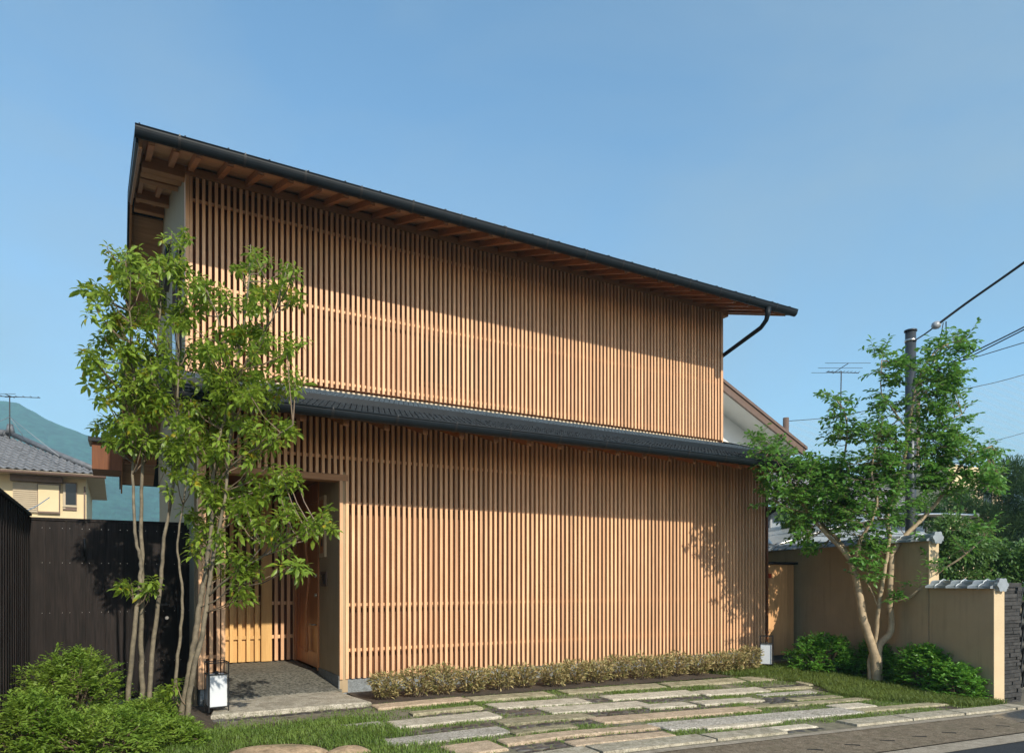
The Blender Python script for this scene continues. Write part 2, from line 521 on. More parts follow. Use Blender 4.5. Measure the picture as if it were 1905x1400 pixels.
STONES = [  # x0, x1, y near, y far, material, top
    (2.43, 3.50, 7.19, 7.43, 'B'), (3.52, 4.6, 7.14, 7.38, 'D'), (4.85, 6.4, 7.20, 7.42, 'D'), (6.5, 7.9, 7.19, 7.40, 'D'), (8.0, 9.2, 7.18, 7.40, 'D'),
    (3.55, 4.75, 6.60, 6.88, 'A'), (5.12, 6.50, 6.66, 6.92, 'A'), (6.52, 7.68, 6.56, 6.80, 'A'), (7.75, 8.6, 6.62, 6.70, 'D'), (8.7, 9.5, 6.75, 6.95, 'D'),
    (2.63, 3.40, 6.71, 6.83, 'D'), (1.65, 2.20, 6.40, 6.52, 'C'), (2.26, 3.36, 6.19, 6.48, 'A'), (3.95, 5.33, 6.16, 6.48, 'A'),
    (7.28, 8.33, 6.33, 6.44, 'C'), (5.13, 5.82, 6.03, 6.24, 'A'), (5.98, 6.96, 6.05, 6.27, 'A'), (7.4, 8.3, 5.92, 6.06, 'D'),
    (3.20, 4.25, 5.82, 6.05, 'D'), (1.98, 3.10, 5.52, 5.78, 'C'), (4.13, 6.33, 5.53, 5.78, 'B'), (6.38, 7.05, 5.68, 5.78, 'D'), (7.1, 8.6, 5.66, 5.80, 'D'),
    (3.09, 3.75, 5.42, 5.54, 'D'), (2.32, 2.75, 4.98, 5.30, 'B'), (2.83, 3.74, 5.11, 5.27, 'B'), (3.76, 4.48, 5.12, 5.27, 'B'),
    (4.50, 7.37, 4.99, 5.30, 'C'), (7.39, 7.98, 5.24, 5.47, 'A'), (3.29, 4.36, 4.77, 4.94, 'B'), (4.88, 5.90, 4.90, 4.98, 'A'), (7.42, 9.1, 5.02, 5.18, 'D'),
    (5.30, 6.05, 4.61, 4.74, 'A'),
]
COBBLES = [
    (.62, 2.42, 7.33, 7.46), (2.70, 3.50, 6.57, 6.69), (3.42, 4.30, 6.36, 6.56), (4.78, 5.10, 6.64, 6.86), (3.50, 3.92, 6.20, 6.46), (5.0, 6.48, 6.42, 6.60),
    (4.28, 5.10, 5.84, 6.10), (5.15, 6.1, 5.84, 5.99), (6.9, 7.4, 5.86, 6.16), (3.15, 4.10, 5.56, 5.78), (2.0, 3.15, 5.81, 6.04), (2.78, 3.28, 4.77, 5.07),
    (3.32, 4.46, 4.96, 5.09), (5.30, 6.08, 4.47, 4.60), (7.1, 8.2, 6.10, 6.26), (7.6, 8.7, 6.73, 6.88), (.5, 1.2, 7.48, 7.75),
]
SMAT = {'A': M['stoneA'], 'B': M['stoneB'], 'C': M['stoneC'], 'D': M['stoneD']}
def stone_mesh(x0, x1, y0, y1, top, r, m, seg=5):
    """a worn slab: outline with small irregular waves, chamfered top edge"""
    mb = MB(); pts = []
    nx = max(3, int((x1 - x0) / .22)); ny = 2
    def edge(a, b, n):
        for i in range(n):
            k = i / n
            yield (a[0] + (b[0] - a[0]) * k, a[1] + (b[1] - a[1]) * k)
    co = [(x0, y0), (x1, y0), (x1, y1), (x0, y1)]
    for i in range(4):
        for p in edge(co[i], co[(i + 1) % 4], nx if i % 2 == 0 else ny):
            pts.append((p[0] + r.uniform(-.008, .008), p[1] + r.uniform(-.007, .007)))
    cx, cy = (x0 + x1) / 2, (y0 + y1) / 2
    hw, hh = (x1 - x0) / 2, (y1 - y0) / 2
    def ring(ins, dz):
        return mb.addv([(cx + (p[0] - cx) * (1 - ins / hw), cy + (p[1] - cy) * (1 - ins / hh), g(p[0], p[1]) + dz) for p in pts])
    a = ring(0, -.07); b = ring(0, top - .010); c = ring(.012, top)
    mb.quad_strip(a, b); mb.quad_strip(b, c)
    mb.face(c)
    return mb
for (x0, x1, y0, y1, k) in STONES:
    y0 -= .015; y1 += .015; x0 -= .01; x1 += .01
    r = random.Random(int(x0 * 1000 + y0 * 77))
    stone_mesh(x0, x1, y0, y1, .004 + r.uniform(-.004, .006), r, None).build('paving_stone', SMAT[k], pav)

def cobble_mesh(seed, m):
    r = random.Random(seed)
    mb = MB(); n = 9
    rad = [1 + r.uniform(-.16, .16) for _ in range(n)]
    rings = []
    for (s_, z) in ((1.0, -.4), (1.0, .15), (.8, .55), (.4, .78)):
        rings.append(mb.addv([(math.cos(2 * math.pi * i / n) * rad[i] * s_, math.sin(2 * math.pi * i / n) * rad[i] * s_, z) for i in range(n)]))
    for a, b in zip(rings, rings[1:]): mb.quad_strip(a, b, True, True)
    mb.face(rings[-1], True)
    return mb.mesh('cobble', m)
cob = [cobble_mesh(k, M['cobble']) for k in range(6)]
cob_pos = []
ncob = 0
for (x0, x1, y0, y1) in COBBLES:
    rows = max(1, round((y1 - y0) / .105)); hy = (y1 - y0) / rows
    for j in range(rows):
        x = x0 + rnd.uniform(0, .05)
        while x < x1:
            w = rnd.uniform(.09, .20)
            if ncob < 330:
                o = bpy.data.objects.new('cobble', cob[rnd.randrange(6)]); COL.objects.link(o)
                o.parent = pav
                px, py = x + w / 2, y0 + hy * (j + .5) + rnd.uniform(-.008, .008)
                o.location = (px, py, g(px, py) - .018)
                o.scale = (w / 2 * .93, hy / 2 * rnd.uniform(.8, .98), rnd.uniform(.010, .017))
                o.rotation_euler = (0, 0, rnd.uniform(-.12, .12))
                ncob += 1
            x += w + .008

# step slab
slab = empty('step_slab', (1.6, 7.8, 0), 'long pale granite step slab in front of the entrance', 'step')
mb = MB()
poly = [(.82, 7.50), (1.4, 7.49), (2.0, 7.50), (2.44, 7.47), (2.37, 7.95), (2.335, 8.42), (1.7, 8.43), (1.08, 8.43), (.95, 8.2), (.88, 7.9)]
a = mb.addv([(x, y, -.05) for x, y in poly]); b = mb.addv([(x + rnd.uniform(-.01, .01), y + rnd.uniform(-.012, .012), .018) for x, y in poly])
cx, cy = 1.6, 7.95
c = mb.addv([(cx + (x - cx) * .985, cy + (y - cy) * .97, .030) for x, y in poly])
mb.quad_strip(a, b); mb.quad_strip(b, c); mb.face(c)
mb.build('slab', M['slab'], slab)

# ------------------------------------------------------------------ the lattice house
house = empty('lattice_house', (5.3, 8.5, 0), 'two storey wooden house with vertical cedar lattice facade and dark gutters', 'house')
XL, XRT = .80, 9.80           # side walls
YF, YU = 8.43, 9.57           # lattice front planes, ground floor and upper floor
PIT, PITU, SW, SD = .0728, .0732, .036, .052

def shared_box(name, sx, sy, sz, m):
    return MB().box(0, sx, 0, sy, 0, sz).mesh(name, m)
def put(name, me, loc, parent, scale=None, rot=None):
    o = bpy.data.objects.new(name, me); COL.objects.link(o)
    o.parent = parent; o.matrix_parent_inverse = PINV(parent)
    o.location = loc
    if scale: o.scale = scale
    if rot: o.rotation_euler = rot
    return o

OPX0, OPX1, LINT = 1.07, 2.36, 2.58     # entrance opening
FLZ = .16
s_full = shared_box('slat', SW, SD, 3.30 - FLZ, M['slat'])
s_short = shared_box('slat', SW, SD, 3.30 - LINT - .06, M['slat'])
for n in range(-21, 102):
    x = OPX1 + n * PIT
    dy = rnd.uniform(-.0015, .0015)
    if OPX0 - .01 < x + SW / 2 < OPX1:
        put('slat', s_short, (x, YF + dy, LINT + .06), house)
    else:
        put('slat', s_full, (x, YF + dy, FLZ + rnd.uniform(-.004, .004)), house)
s_up = shared_box('slat', SW, SD, 6.37 - 3.985, M['slat'])
for n in range(-23, 102):
    put('slat', s_up, (2.48 + n * PITU, YU + rnd.uniform(-.0015, .0015), 3.985 + rnd.uniform(-.003, .003)), house)
XUL = 2.48 - 23 * PITU
# rails behind the slats
for z in (.505, 1.06, 2.30, 2.85):
    for (a, b) in (((.82, OPX0 - .03), (OPX1 + .02, 9.78)) if z < LINT else ((.82, 9.78),)):
        MB().box(a, b, YF + SD + .002, YF + SD + .03, z - .018, z + .018).build('rail', M['slat'], house)
for z in (4.07, 5.06, 6.11):
    MB().box(XUL + .01, 9.86, YU + SD + .002, YU + SD + .03, z - .018, z + .018).build('rail', M['slat'], house)
# corner trims
MB().box(.79, .826, YF - .004, YF + .19, FLZ, 3.32).build('corner_post', M['slat'], house)
MB().box(9.792, 9.83, YF + .002, YF + .19, FLZ, 3.32).build('corner_post', M['backing'], house)
MB().box(XUL - .045, XUL - .003, YU - .003, YU + .19, 3.95, 6.40).build('corner_post', M['slat'], house)
MB().box(9.91, 9.935, YU + .004, YU + .19, 3.95, 6.40).build('corner_post', M['slat'], house)
MB().box(XUL - .05, 9.94, YU - .012, YU + .12, 6.372, 6.47).build('wall_plate', M['beam'], house)
# dark board wall behind the lattice
BY = .16
def board_wall(x0, x1, y, z0, z1, bw, m, name='board'):
    n = max(1, round((x1 - x0) / bw)); w = (x1 - x0) / n
    me = shared_box(name, w - .006, .02, z1 - z0, m)
    for i in range(n):
        put(name, me, (x0 + i * w + .003, y + rnd.uniform(-.002, .002), z0), house)
MB().box(OPX1 + .05, 9.79, YF + BY + .022, YF + BY + .18, .10, 3.36).build('wall', M['backing'], house)
MB().box(.83, OPX0 - .03, YF + BY + .022, YF + BY + .18, .10, 3.36).build('wall', M['backing'], house)
MB().box(OPX0 - .03, OPX1 + .05, YF + BY + .022, YF + BY + .18, LINT + .02, 3.36).build('wall', M['backing'], house)
MB().box(XUL, 9.91, YU + BY + .022, YU + BY + .18, 3.977, 6.5).build('wall', M['backing'], house)
MB().box(XUL + .002, 9.908, YU + .085, YU + BY + .15, 3.80, 3.975).build('flashing_board', M['flash'], house)
# window behind the upper lattice
wn = MB().box(3.85, 5.15, YU + BY - .02, YU + BY + .024, 4.25, 4.95).build('window', M['backing'], house)
MB().box(3.9, 4.48, YU + BY - .032, YU + BY - .021, 4.3, 4.9).build('pane', M['darkglass'], wn)
MB().box(4.52, 5.1, YU + BY - .032, YU + BY - .021, 4.3, 4.9).build('pane', M['darkglass'], wn)

# plinth
MB().box(OPX1 + .0, 9.80, YF + .02, YF + .3, -.08, FLZ - .012).build('plinth', M['plinth'], house)
MB().box(.81, OPX0, YF + .02, YF + .3, -.08, FLZ - .012).build('plinth', M['plinth'], house)

# side wall, ground floor (left) and upper floor with gable
MB().box(.765, .797, YF + .19, 15.8, -.1, 3.36).build('side_wall', M['plaster'], house)
MB().box(9.80, 9.84, YF + .19, 15.8, -.1, 3.36).build('side_wall', M['plaster'], house)
SLU, SLB = .35, .42
def zu(Y):    # soffit height of the upper roof
    return 6.50 + SLU * (Y - 9.57) if Y < 14 else 6.50 + SLU * (14 - 9.57) - SLB * (Y - 14)
ww = MB()
ww.prism([(XUL - .04, YU + .19, 3.3), (XUL - .04, 16.0, 3.3), (XUL - .04, 16.0, zu(16)), (XUL - .04, 14, zu(14)), (XUL - .04, YU + .19, zu(YU + .19) - .0)], (.05, 0, 0))
ww.build('side_wall', M['plaster'], house)
wr = MB()
wr.prism([(9.88, YU + .19, 3.3), (9.88, 16.0, 3.3), (9.88, 16.0, zu(16)), (9.88, 14, zu(14)), (9.88, YU + .19, zu(YU + .19))], (.05, 0, 0))
wr.build('side_wall', M['plaster'], house)
MB().box(XUL, 9.9, 16.0, 16.05, 0, 7.2).build('rear_wall', M['plaster'], house)
# side window with frame, upper floor
wn = MB().box(XUL - .10, XUL - .042, 10.25, 10.95, 4.15, 5.75).build('window', M['black'], house)
MB().box(XUL - .108, XUL - .101, 10.31, 10.89, 4.22, 5.68).build('pane', M['sideglass'], wn)
wn = MB().box(XUL - .12, XUL - .042, 12.2, 12.9, 6.1, 6.6).build('window', M['black'], house)
MB().box(XUL - .128, XUL - .121, 12.26, 12.84, 6.16, 6.54).build('pane', M['sideglass'], wn)
wn = MB().box(XUL - .12, XUL - .042, 13.4, 14.1, 6.1, 6.6).build('window', M['black'], house)
MB().box(XUL - .128, XUL - .121, 13.46, 14.04, 6.16, 6.54).build('pane', M['sideglass'], wn)

# upper roof ----------------------------------------------------------
RX0, RX1 = .22, 10.46
GY, GZ, GR = 8.50, 6.118, .074
def slope_slab(mb, x0, x1, ya, yb, zf, lo, hi):
    mb.hexa([(x0, ya, zf(ya) + lo), (x1, ya, zf(ya) + lo), (x1, yb, zf(yb) + lo), (x0, yb, zf(yb) + lo),
             (x0, ya, zf(ya) + hi), (x1, ya, zf(ya) + hi), (x1, yb, zf(yb) + hi), (x0, yb, zf(yb) + hi)])
    return mb
mb = MB()
slope_slab(mb, RX0 - .04, RX1 + .04, GY - .01, 13.999, zu, .035, .085)
roof = mb.build('roof', M['roofmetal'], house)
mb = MB(); slope_slab(mb, RX0 - .04, RX1 + .04, 14.001, 17.1, zu, .035, .085)
mb.build('rear_slope', M['roofmetal'], roof)
mb = MB(); k = RX0
for i in range(24):                                     # standing seams
    xx = RX0 + i * (RX1 - RX0) / 23
    slope_slab(mb, xx - .008, xx + .008, GY - .012, 13.99, zu, .086, .11)
mb.build('seam', M['roofmetal'], roof)
# soffit boards, each its own board
NB = 14
for i in range(NB):
    ya = GY + .10 + i * .135; yb = ya + .130
    if ya > 10.3: break
    slope_slab(MB(), RX0, RX1, ya, yb, zu, .003, .030).build('soffit_board', M['soffit'], house)
for i in range(12):
    ya = 10.5 + i * .55; yb = min(ya + .54, 17.05)
    if ya < 14 < yb: yb = 13.998
    slope_slab(MB(), RX0, XUL + .3, ya, yb, zu, .003, .030).build('soffit_board', M['soffit'], house)
# rafters
rx = [.34, .59] + [.81 + .335 * i for i in range(29)]
raf = MB(); 
r0 = slope_slab(MB(), 0, .062, GY + .085, 10.2, zu, -.078, .0025).mesh('rafter', M['rafter'])
for x in rx:
    if x < RX1 - .05: put('rafter', r0, (x - .031, 0, 0), house)
slope_slab(MB(), XUL - .5, XUL - .44, 10.3, 13.9, zu, -.085, .0025).build('rafter', M['rafter'], house)
slope_slab(MB(), XUL - .25, XUL - .19, 10.3, 13.9, zu, -.085, .0025).build('rafter', M['rafter'], house)
# purlins carried out through the gable wall on both sides
for (y, h) in ((9.70, .15), (10.22, .13), (10.75, .13), (12.7, .15), (14.0, .18), (15.6, .15)):
    zc = zu(y) - .03 - h / 2
    MB().box(RX0 + .06, XUL - .045, y - .06, y + .06, zc - h / 2, zc + h / 2).build('purlin', M['beam'], house)
    if y < 10: MB().box(9.94, RX1 - .32, y - .06, y + .06, zc - h / 2, zc + h / 2).build('purlin', M['beam'], house)
# bargeboards (wood) with black metal verge
for sx, x0 in ((-1, RX0 - .005), (1, RX1 - .030)):
    mb = MB()
    slope_slab(mb, x0, x0 + .035, GY + .10, 13.999, zu, -.14 if sx < 0 else -.07, .002)
    slope_slab(mb, x0, x0 + .035, 14.001, 17.05, zu, -.17, .002)
    mb.build('bargeboard', M['beam'], house)
    xv = x0 - .030 if sx < 0 else x0 + .038
    mb = MB()
    slope_slab(mb, xv, xv + .027, GY + .05, 13.999, zu, -.10 if sx < 0 else -.05, .10)
    slope_slab(mb, xv, xv + .027, 14.001, 17.1, zu, -.12, .10)
    mb.build('verge_cover', M['metal'], house)
def gutter(x0, x1, y, z, r, joints, parent, name='gutter', dp=1.15):
    mb = MB(); n = 12
    rings = []
    for x in (x0, x1):
        out = [(x, y - r * math.cos(t), z + .3 * r - r * math.sin(t) * dp) for t in [math.pi * i / n for i in range(n + 1)]]
        inn = [(x, y - (r - .006) * math.cos(t), z + .3 * r - (r - .006) * math.sin(t) * dp) for t in [math.pi * i / n for i in range(n, -1, -1)]]
        rings.append(mb.addv(out + inn))
    mb.quad_strip(rings[0], rings[1], True, False)
    for rg, s_ in ((rings[0], 1), (rings[1], -1)):
        mb.face(rg[:n + 1][::s_])
    mb.tube([(x0, y - r, z + .3 * r), (x1, y - r, z + .3 * r)], .009, 6)
    o = mb.build(name, M['metal'], parent)
    for jx in joints:
        mb = MB(); k = .005
        a = [(jx - .014, y - (r + k) * math.cos(t), z + .3 * r - (r + k) * math.sin(t) * dp) for t in [math.pi * i / n for i in range(n + 1)]]
        b = [(jx + .014, p[1], p[2]) for p in a]
        ia, ib = mb.addv(a), mb.addv(b)
        mb.quad_strip(ia, ib, False, True); 
        mb.box(jx - .006, jx + .006, y - r - .012, y - r + .004, z + .3 * r - .01, z + .3 * r + .012)
        mb.build('gutter_strap', M['black'], o)
    return o
ug = gutter(RX0 - .045, RX1 + .05, GY - .06, GZ, GR, [.60 + .67 * i for i in range(15)], house, dp=1.35)
MB().tube([(9.82, GY - .06, GZ - .05), (9.82, GY - .06, GZ - .17), (9.83, GY - .02, GZ - .25), (9.86, GY + .12, GZ - .33), (10.0, 9.95, 5.52), (10.0, 10.0, 5.4)], [.06, .045, .04, .038, .036, .036], 10).build('downpipe', M['metal'], house)

# lower roof -----------------------------------------------------------
LX0, LX1 = .10, 10.22
def zl(Y): return 3.145 + .33 * (Y - 7.4)
def zl2(Y): return 3.56 + .325 * (Y - 8.46) if Y < 13.4 else 3.56 + .325 * (13.4 - 8.46) - .3 * (Y - 13.4)
mb = MB(); slope_slab(mb, LX0, LX1, 7.36, 8.52, zl, -.03, 0.0)
lroof = mb.build('lower_roof', M['roofmetal'], house)
MB().hexa([(LX0 - .005, 8.44, zl(8.44) + .004), (LX1 + .005, 8.44, zl(8.44) + .004), (LX1 + .005, 8.50, zl(8.44) + .004), (LX0 - .005, 8.50, zl(8.44) + .004),
           (LX0 - .005, 8.44, 3.578), (LX1 + .005, 8.44, 3.578), (LX1 + .005, 8.50, 3.59), (LX0 - .005, 8.50, 3.59)]).build('step_fascia', M['metal'], lroof)
mb = MB(); slope_slab(mb, LX0, LX1, 8.505, 13.4, zl2, -.04, 0.0); slope_slab(mb, LX0, LX1, 13.401, 18.6, zl2, -.04, 0)
mb.build('upper_tier', M['roofmetal'], lroof)
MB().bar((LX0 - .01, 7.345, 3.135), (LX1 + .01, 7.345, 3.135), .02, .05).build('eave_strip', M['metal'], lroof)
mb = MB()                                               # courses of small roof tiles, upper tier and eaves
for j in range(10):
    ya = 7.40 + j * .104; yb = ya + .118
    if yb > 8.44: yb = 8.435
    ntl = 150
    for i in range(ntl):
        xa = LX0 + (i + (.5 if j % 2 else 0)) * (LX1 - LX0 - .07) / ntl
        xb = xa + (LX1 - LX0) / ntl - .010
        dz = rnd.uniform(0, .009)
        mb.hexa([(xa, ya, zl(ya) + .003), (xb, ya, zl(ya) + .003), (xb, yb, zl(yb) + .002), (xa, yb, zl(yb) + .002),
                 (xa, ya, zl(ya) + .026 + dz), (xb, ya, zl(ya) + .022 + dz), (xb, yb, zl(yb) + .006), (xa, yb, zl(yb) + .010)])
tag(mb.build('roof_tiles', M['rooftile'], lroof), kind='stuff')
mb = MB()
for j in range(6):
    ya = 8.50 + j * .18; yb = ya + .19
    for i in range(150):
        xa = LX0 + i * (LX1 - LX0) / 150; xb = xa + (LX1 - LX0) / 150 - .006
        dz = rnd.uniform(0, .004)
        mb.hexa([(xa, ya, zl2(ya) + .002), (xb, ya, zl2(ya) + .002), (xb, yb, zl2(yb) + .002), (xa, yb, zl2(yb) + .002),
                 (xa, ya, zl2(ya) + .018 + dz), (xb, ya, zl2(ya) + .018 + dz), (xb, yb, zl2(yb) + .005), (xa, yb, zl2(yb) + .005)])
tag(mb.build('roof_tiles', M['tiertile'], lroof), kind='stuff')
for i in range(7):
    ya = 7.42 + i * .155; slope_slab(MB(), LX0 + .02, LX1 - .02, ya, ya + .15, zl, -.055, -.032).build('soffit_board', M['soffit'], house)
r1 = slope_slab(MB(), 0, .06, 7.44, 8.60, zl, -.150, -.056).mesh('rafter', M['rafter'])
x = .3
while x < LX1 - .1:
    put('rafter', r1, (x, 0, 0), house); x += .455
lg = gutter(LX0 - .04, LX1 + .04, 7.29, 3.103, .072, [.55 + .70 * i for i in range(14)], house)
MB().tube([(9.5, 7.29, 3.0), (9.5, 7.30, 2.92), (9.55, 7.38, 2.84), (9.93, 8.75, 2.42), (9.95, 8.8, 2.3)], [.05, .04, .036, .036, .036], 10).build('downpipe', M['metal'], house)
for x0 in (LX0 - .03, LX1 + .002):
    mb = MB(); slope_slab(mb, x0, x0 + .028, 7.36, 8.50, zl, -.14, .03); slope_slab(mb, x0, x0 + .028, 8.505, 13.4, zl2, -.14, .03); slope_slab(mb, x0, x0 + .028, 13.401, 18.6, zl2, -.14, .03)
    mb.build('verge_cover', M['metal'], house)
mb = MB(); slope_slab(mb, LX0, LX0 + .03, 7.45, 8.5, zl, -.20, -.06); slope_slab(mb, LX0, LX0 + .03, 8.505, 13.4, zl2, -.24, -.05); slope_slab(mb, LX0, LX0 + .03, 13.401, 18.6, zl2, -.24, -.05)
mb.build('bargeboard', M['beam'], house)
for i in range(16):
    ya = 8.9 + i * .6; yb = ya + .59
    if ya < 13.4 < yb: yb = 13.395
    slope_slab(MB(), LX0 + .03, .764, ya, yb, zl2, -.07, -.042).build('soffit_board', M['soffit'], house)
for y in (9.6, 11.2, 13.2, 15.2, 17.0):
    MB().box(LX0 + .06, .764, y - .06, y + .06, zl2(y) - .25, zl2(y) - .072).build('purlin', M['beam'], house)
# small rear side canopy
cn = MB().hexa([(-.46, 15.6, 4.02), (.10, 15.6, 4.02), (.10, 16.8, 4.10), (-.46, 16.8, 4.10), (-.46, 15.6, 4.10), (.10, 15.6, 4.10), (.10, 16.8, 4.18), (-.46, 16.8, 4.18)]).build('side_canopy', M['metal'], house)
MB().box(-.40, .10, 15.7, 16.7, 3.50, 4.015).build('canopy_box', M['backing'], cn)

# entrance -------------------------------------------------------------
RB = 10.9                                                # back of the recess
MB().box(OPX0 - .05, OPX1 + .10, YF - .003, YF + .19, LINT - .02, LINT + .055).build('lintel', M['beam'], house)
MB().box(OPX0 - .045, OPX0 - .003, YF - .005, YF + .19, FLZ, LINT - .022).build('jamb', M['slat'], house)
MB().box(OPX1 - .004, OPX1 + .034, YF - .006, YF + .012, FLZ, LINT - .022).build('jamb', M['slat'], house)
fl = MB()
for (ya, yb, za, zb) in ((YF - .02, 9.6, .040, .145), (9.6, RB + .1, .145, .15)):
    fl.hexa([(.84, ya, -.05), (OPX1 + .02, ya, -.05), (OPX1 + .02, yb, -.05), (.84, yb, -.05), (.84, ya, za), (OPX1 + .02, ya, za), (OPX1 + .02, yb, zb), (.84, yb, zb)])
fl = fl.build('entrance_floor', M['terrazzo'], house)
MB().box(.832, OPX1 + .0, YF + .345, RB + .25, LINT + .10, LINT + .14).build('entrance_ceiling', M['backing'], house)
MB().box(.80, .83, YF + .342, RB + .2, 0, LINT + .1).build('recess_wall', M['backing'], house)
MB().box(OPX1 + .001, OPX1 + .10, YF + .014, 9.42, .0, LINT + .09).build('reveal', M['plaster_wall'], house)
MB().box(OPX1 - .012, OPX1 + .0, YF + .014, 9.42, .02, FLZ + .04).build('skirting', M['plinth'], house)
MB().box(OPX1 - .02, OPX1 + .10, 9.421, 9.47, FLZ + .002, LINT + .09).build('door_frame', M['doorwood'], house)
MB().box(OPX1 - .02, OPX1 + .10, 10.82, 10.88, FLZ + .002, LINT + .09).build('door_frame', M['doorwood'], house)
MB().box(OPX1 - .02, OPX1 + .10, 9.471, 10.819, 2.42, LINT + .09).build('door_frame', M['doorwood'], house)
door = MB().box(OPX1 + .02, OPX1 + .07, 9.475, 10.815, FLZ + .012, 2.415).build('door', M['doorwood'], house)
for (a, b, c_, d) in ((9.48, 10.81, FLZ + .02, .38), (9.48, 9.62, .381, 2.41), (10.67, 10.81, .381, 2.41), (9.621, 10.669, 2.28, 2.41)):
    MB().box(OPX1 + .010, OPX1 + .0195, a, b, c_, d).build('door_rail', M['doorwood'], door)
pts = [(OPX1 - .035 + .012 * math.sin(t * 2.2), 9.98 + .05 * math.sin(t * 1.3 + .5) - .03 * t / 6, .36 + 1.75 * t / 6) for t in lin(0, 6, 14)]
MB().tube(pts, [.022 + .006 * math.sin(k * 1.7) for k in range(15)], 8).build('door_handle', M['doorwood'], door)
for z in (1.16, 1.42):
    MB().tube([(OPX1 + .012, 9.56, z), (OPX1 - .03, 9.56, z)], .025, 12).build('lock', M['steel'], door)
MB().tube([(OPX1 + .012, 9.60, .76), (OPX1 - .05, 9.60, .76), (OPX1 - .055, 9.72, .76)], .011, 8).build('lever', M['steel'], door)
ic = MB().box(OPX1 - .018, OPX1 + .0005, 9.02, 9.30, 1.28, 1.47).build('intercom', M['brown'], house)
MB().box(OPX1 - .024, OPX1 - .0185, 9.05, 9.15, 1.31, 1.44).build('speaker_grille', M['black'], ic)
MB().box(OPX1 - .024, OPX1 - .0185, 9.18, 9.27, 1.33, 1.42).build('screen', M['darkglass'], ic)
np_ = MB().box(OPX1 - .03, OPX1 + .0005, 9.05, 9.32, 1.66, 2.45).build('side_light', M['plaster_edge'], house)
MB().box(OPX1 - .034, OPX1 - .0305, 9.10, 9.27, 1.71, 2.40).build('pane', M['doorwood'], np_)
MB().box(OPX1 - .04, OPX1 - .0345, 9.12, 9.17, 1.80, 1.90).build('plate', M['black'], np_)
# lattice at the back of the recess
MB().box(.832, OPX1 + .3, RB + .10, RB + .14, 0, LINT + .1).build('wall', M['backing'], house)
bs = shared_box('recess_slat', .045, .045, LINT - FLZ - .03, M['slat'])
gs = shared_box('recess_slat', .050, .045, LINT - FLZ - .03, M['sunlitwood'])
x = .86
while x < 1.86:
    put('recess_slat', gs, (x, RB - .04, FLZ + .012), house); x += .115
MB().box(1.87, 2.02, RB - .045, RB + .02, FLZ + .005, LINT).build('recess_post', M['sunlitwood'], house)
x = 2.06
while x < 2.33:
    put('recess_slat', bs, (x, RB - .04, FLZ + .012), house); x += .09
MB().box(2.345, 2.385, RB - .03, RB + .05, FLZ + .002, LINT).build('recess_post', M['slat'], house)
for z in (.52, 1.02, 1.50):
    MB().box(.835, 1.865, RB + .008, RB + .04, z - .025, z + .025).build('recess_rail', M['sunlitwood'], house)
    MB().box(2.024, 2.343, RB + .008, RB + .04, z - .025, z + .025).build('recess_rail', M['slat'], house)
MB().box(.835, 1.866, RB + .045, RB + .06, FLZ + .002, 1.02).build('recess_panel', M['sunlitwood'], house)  # lower back wall, sunlight painted into its colour

# ------------------------------------------------------------------ charred cedar fences on the left
fence = empty('board_fence', (-.4, 9.2, 0), 'charred black cedar board fence facing the street left of the house', 'fence')
FY, FTOP = 9.20, 2.02
bw = .186
x = -.85; k = 0
while x < .79 - .05:
    w = min(bw, .795 - x)
    b = MB().box(x + .003, x + w - .003, FY + rnd.uniform(-.002, .002), FY + .022, .02, FTOP - .01)
    o = b.build('board', M['charwood'], fence)
    mb = MB()
    for zz in (.42, 1.0, 1.55, 1.93):
        for xx in (x + .035, x + w - .035):
            mb.tube([(xx, FY - .006, zz), (xx, FY - .0025, zz)], .0032, 6)
    mb.build('screws', M['steel'], o)
    x += w
MB().box(-.86, .795, FY - .012, FY + .04, FTOP - .008, FTOP + .022).build('cap_rail', M['charwood'], fence)
MB().box(-.86, .79, FY + .024, FY + .06, 0, FTOP - .01).build('backing_panel', M['charwood'], fence)
MB().tube([(-.30, FY - .008, 1.82), (-.30, FY - .008, 1.62)], .012, 8).build('hinge', M['black'], fence)
MB().tube([(.52, FY, .92), (.52, FY - .05, .92)], .010, 8).build('knob_stem', M['steel'], fence)
MB().tube([(.52, FY - .05, .92), (.52, FY - .075, .92)], [.024, .018], 12).build('knob', M['steel'], fence)
MB().box(.45, .53, FY - .012, FY - .003, 1.06, 1.085).build('pull_slot', M['black'], fence)

fence2 = empty('board_fence', (-.8, 7, 0), 'charred black cedar board fence running towards the camera at the left edge', 'fence')
y = 3.2; 
while y < 9.18:
    w = .165
    MB().box(-.83 - .022, -.83 + rnd.uniform(-.002, .002), y + .003, min(y + w, 9.19) - .003, .0, FTOP + .03).build('board', M['charwood'], fence2)
    MB().box(-.829, -.807, y + w - .022, min(y + w + .022, 9.19), .0, FTOP + .028).build('batten', M['charwood'], fence2)
    y += w
MB().box(-.88, -.79, 3.2, 9.185, FTOP + .031, FTOP + .06).build('cap_rail', M['charwood'], fence2)

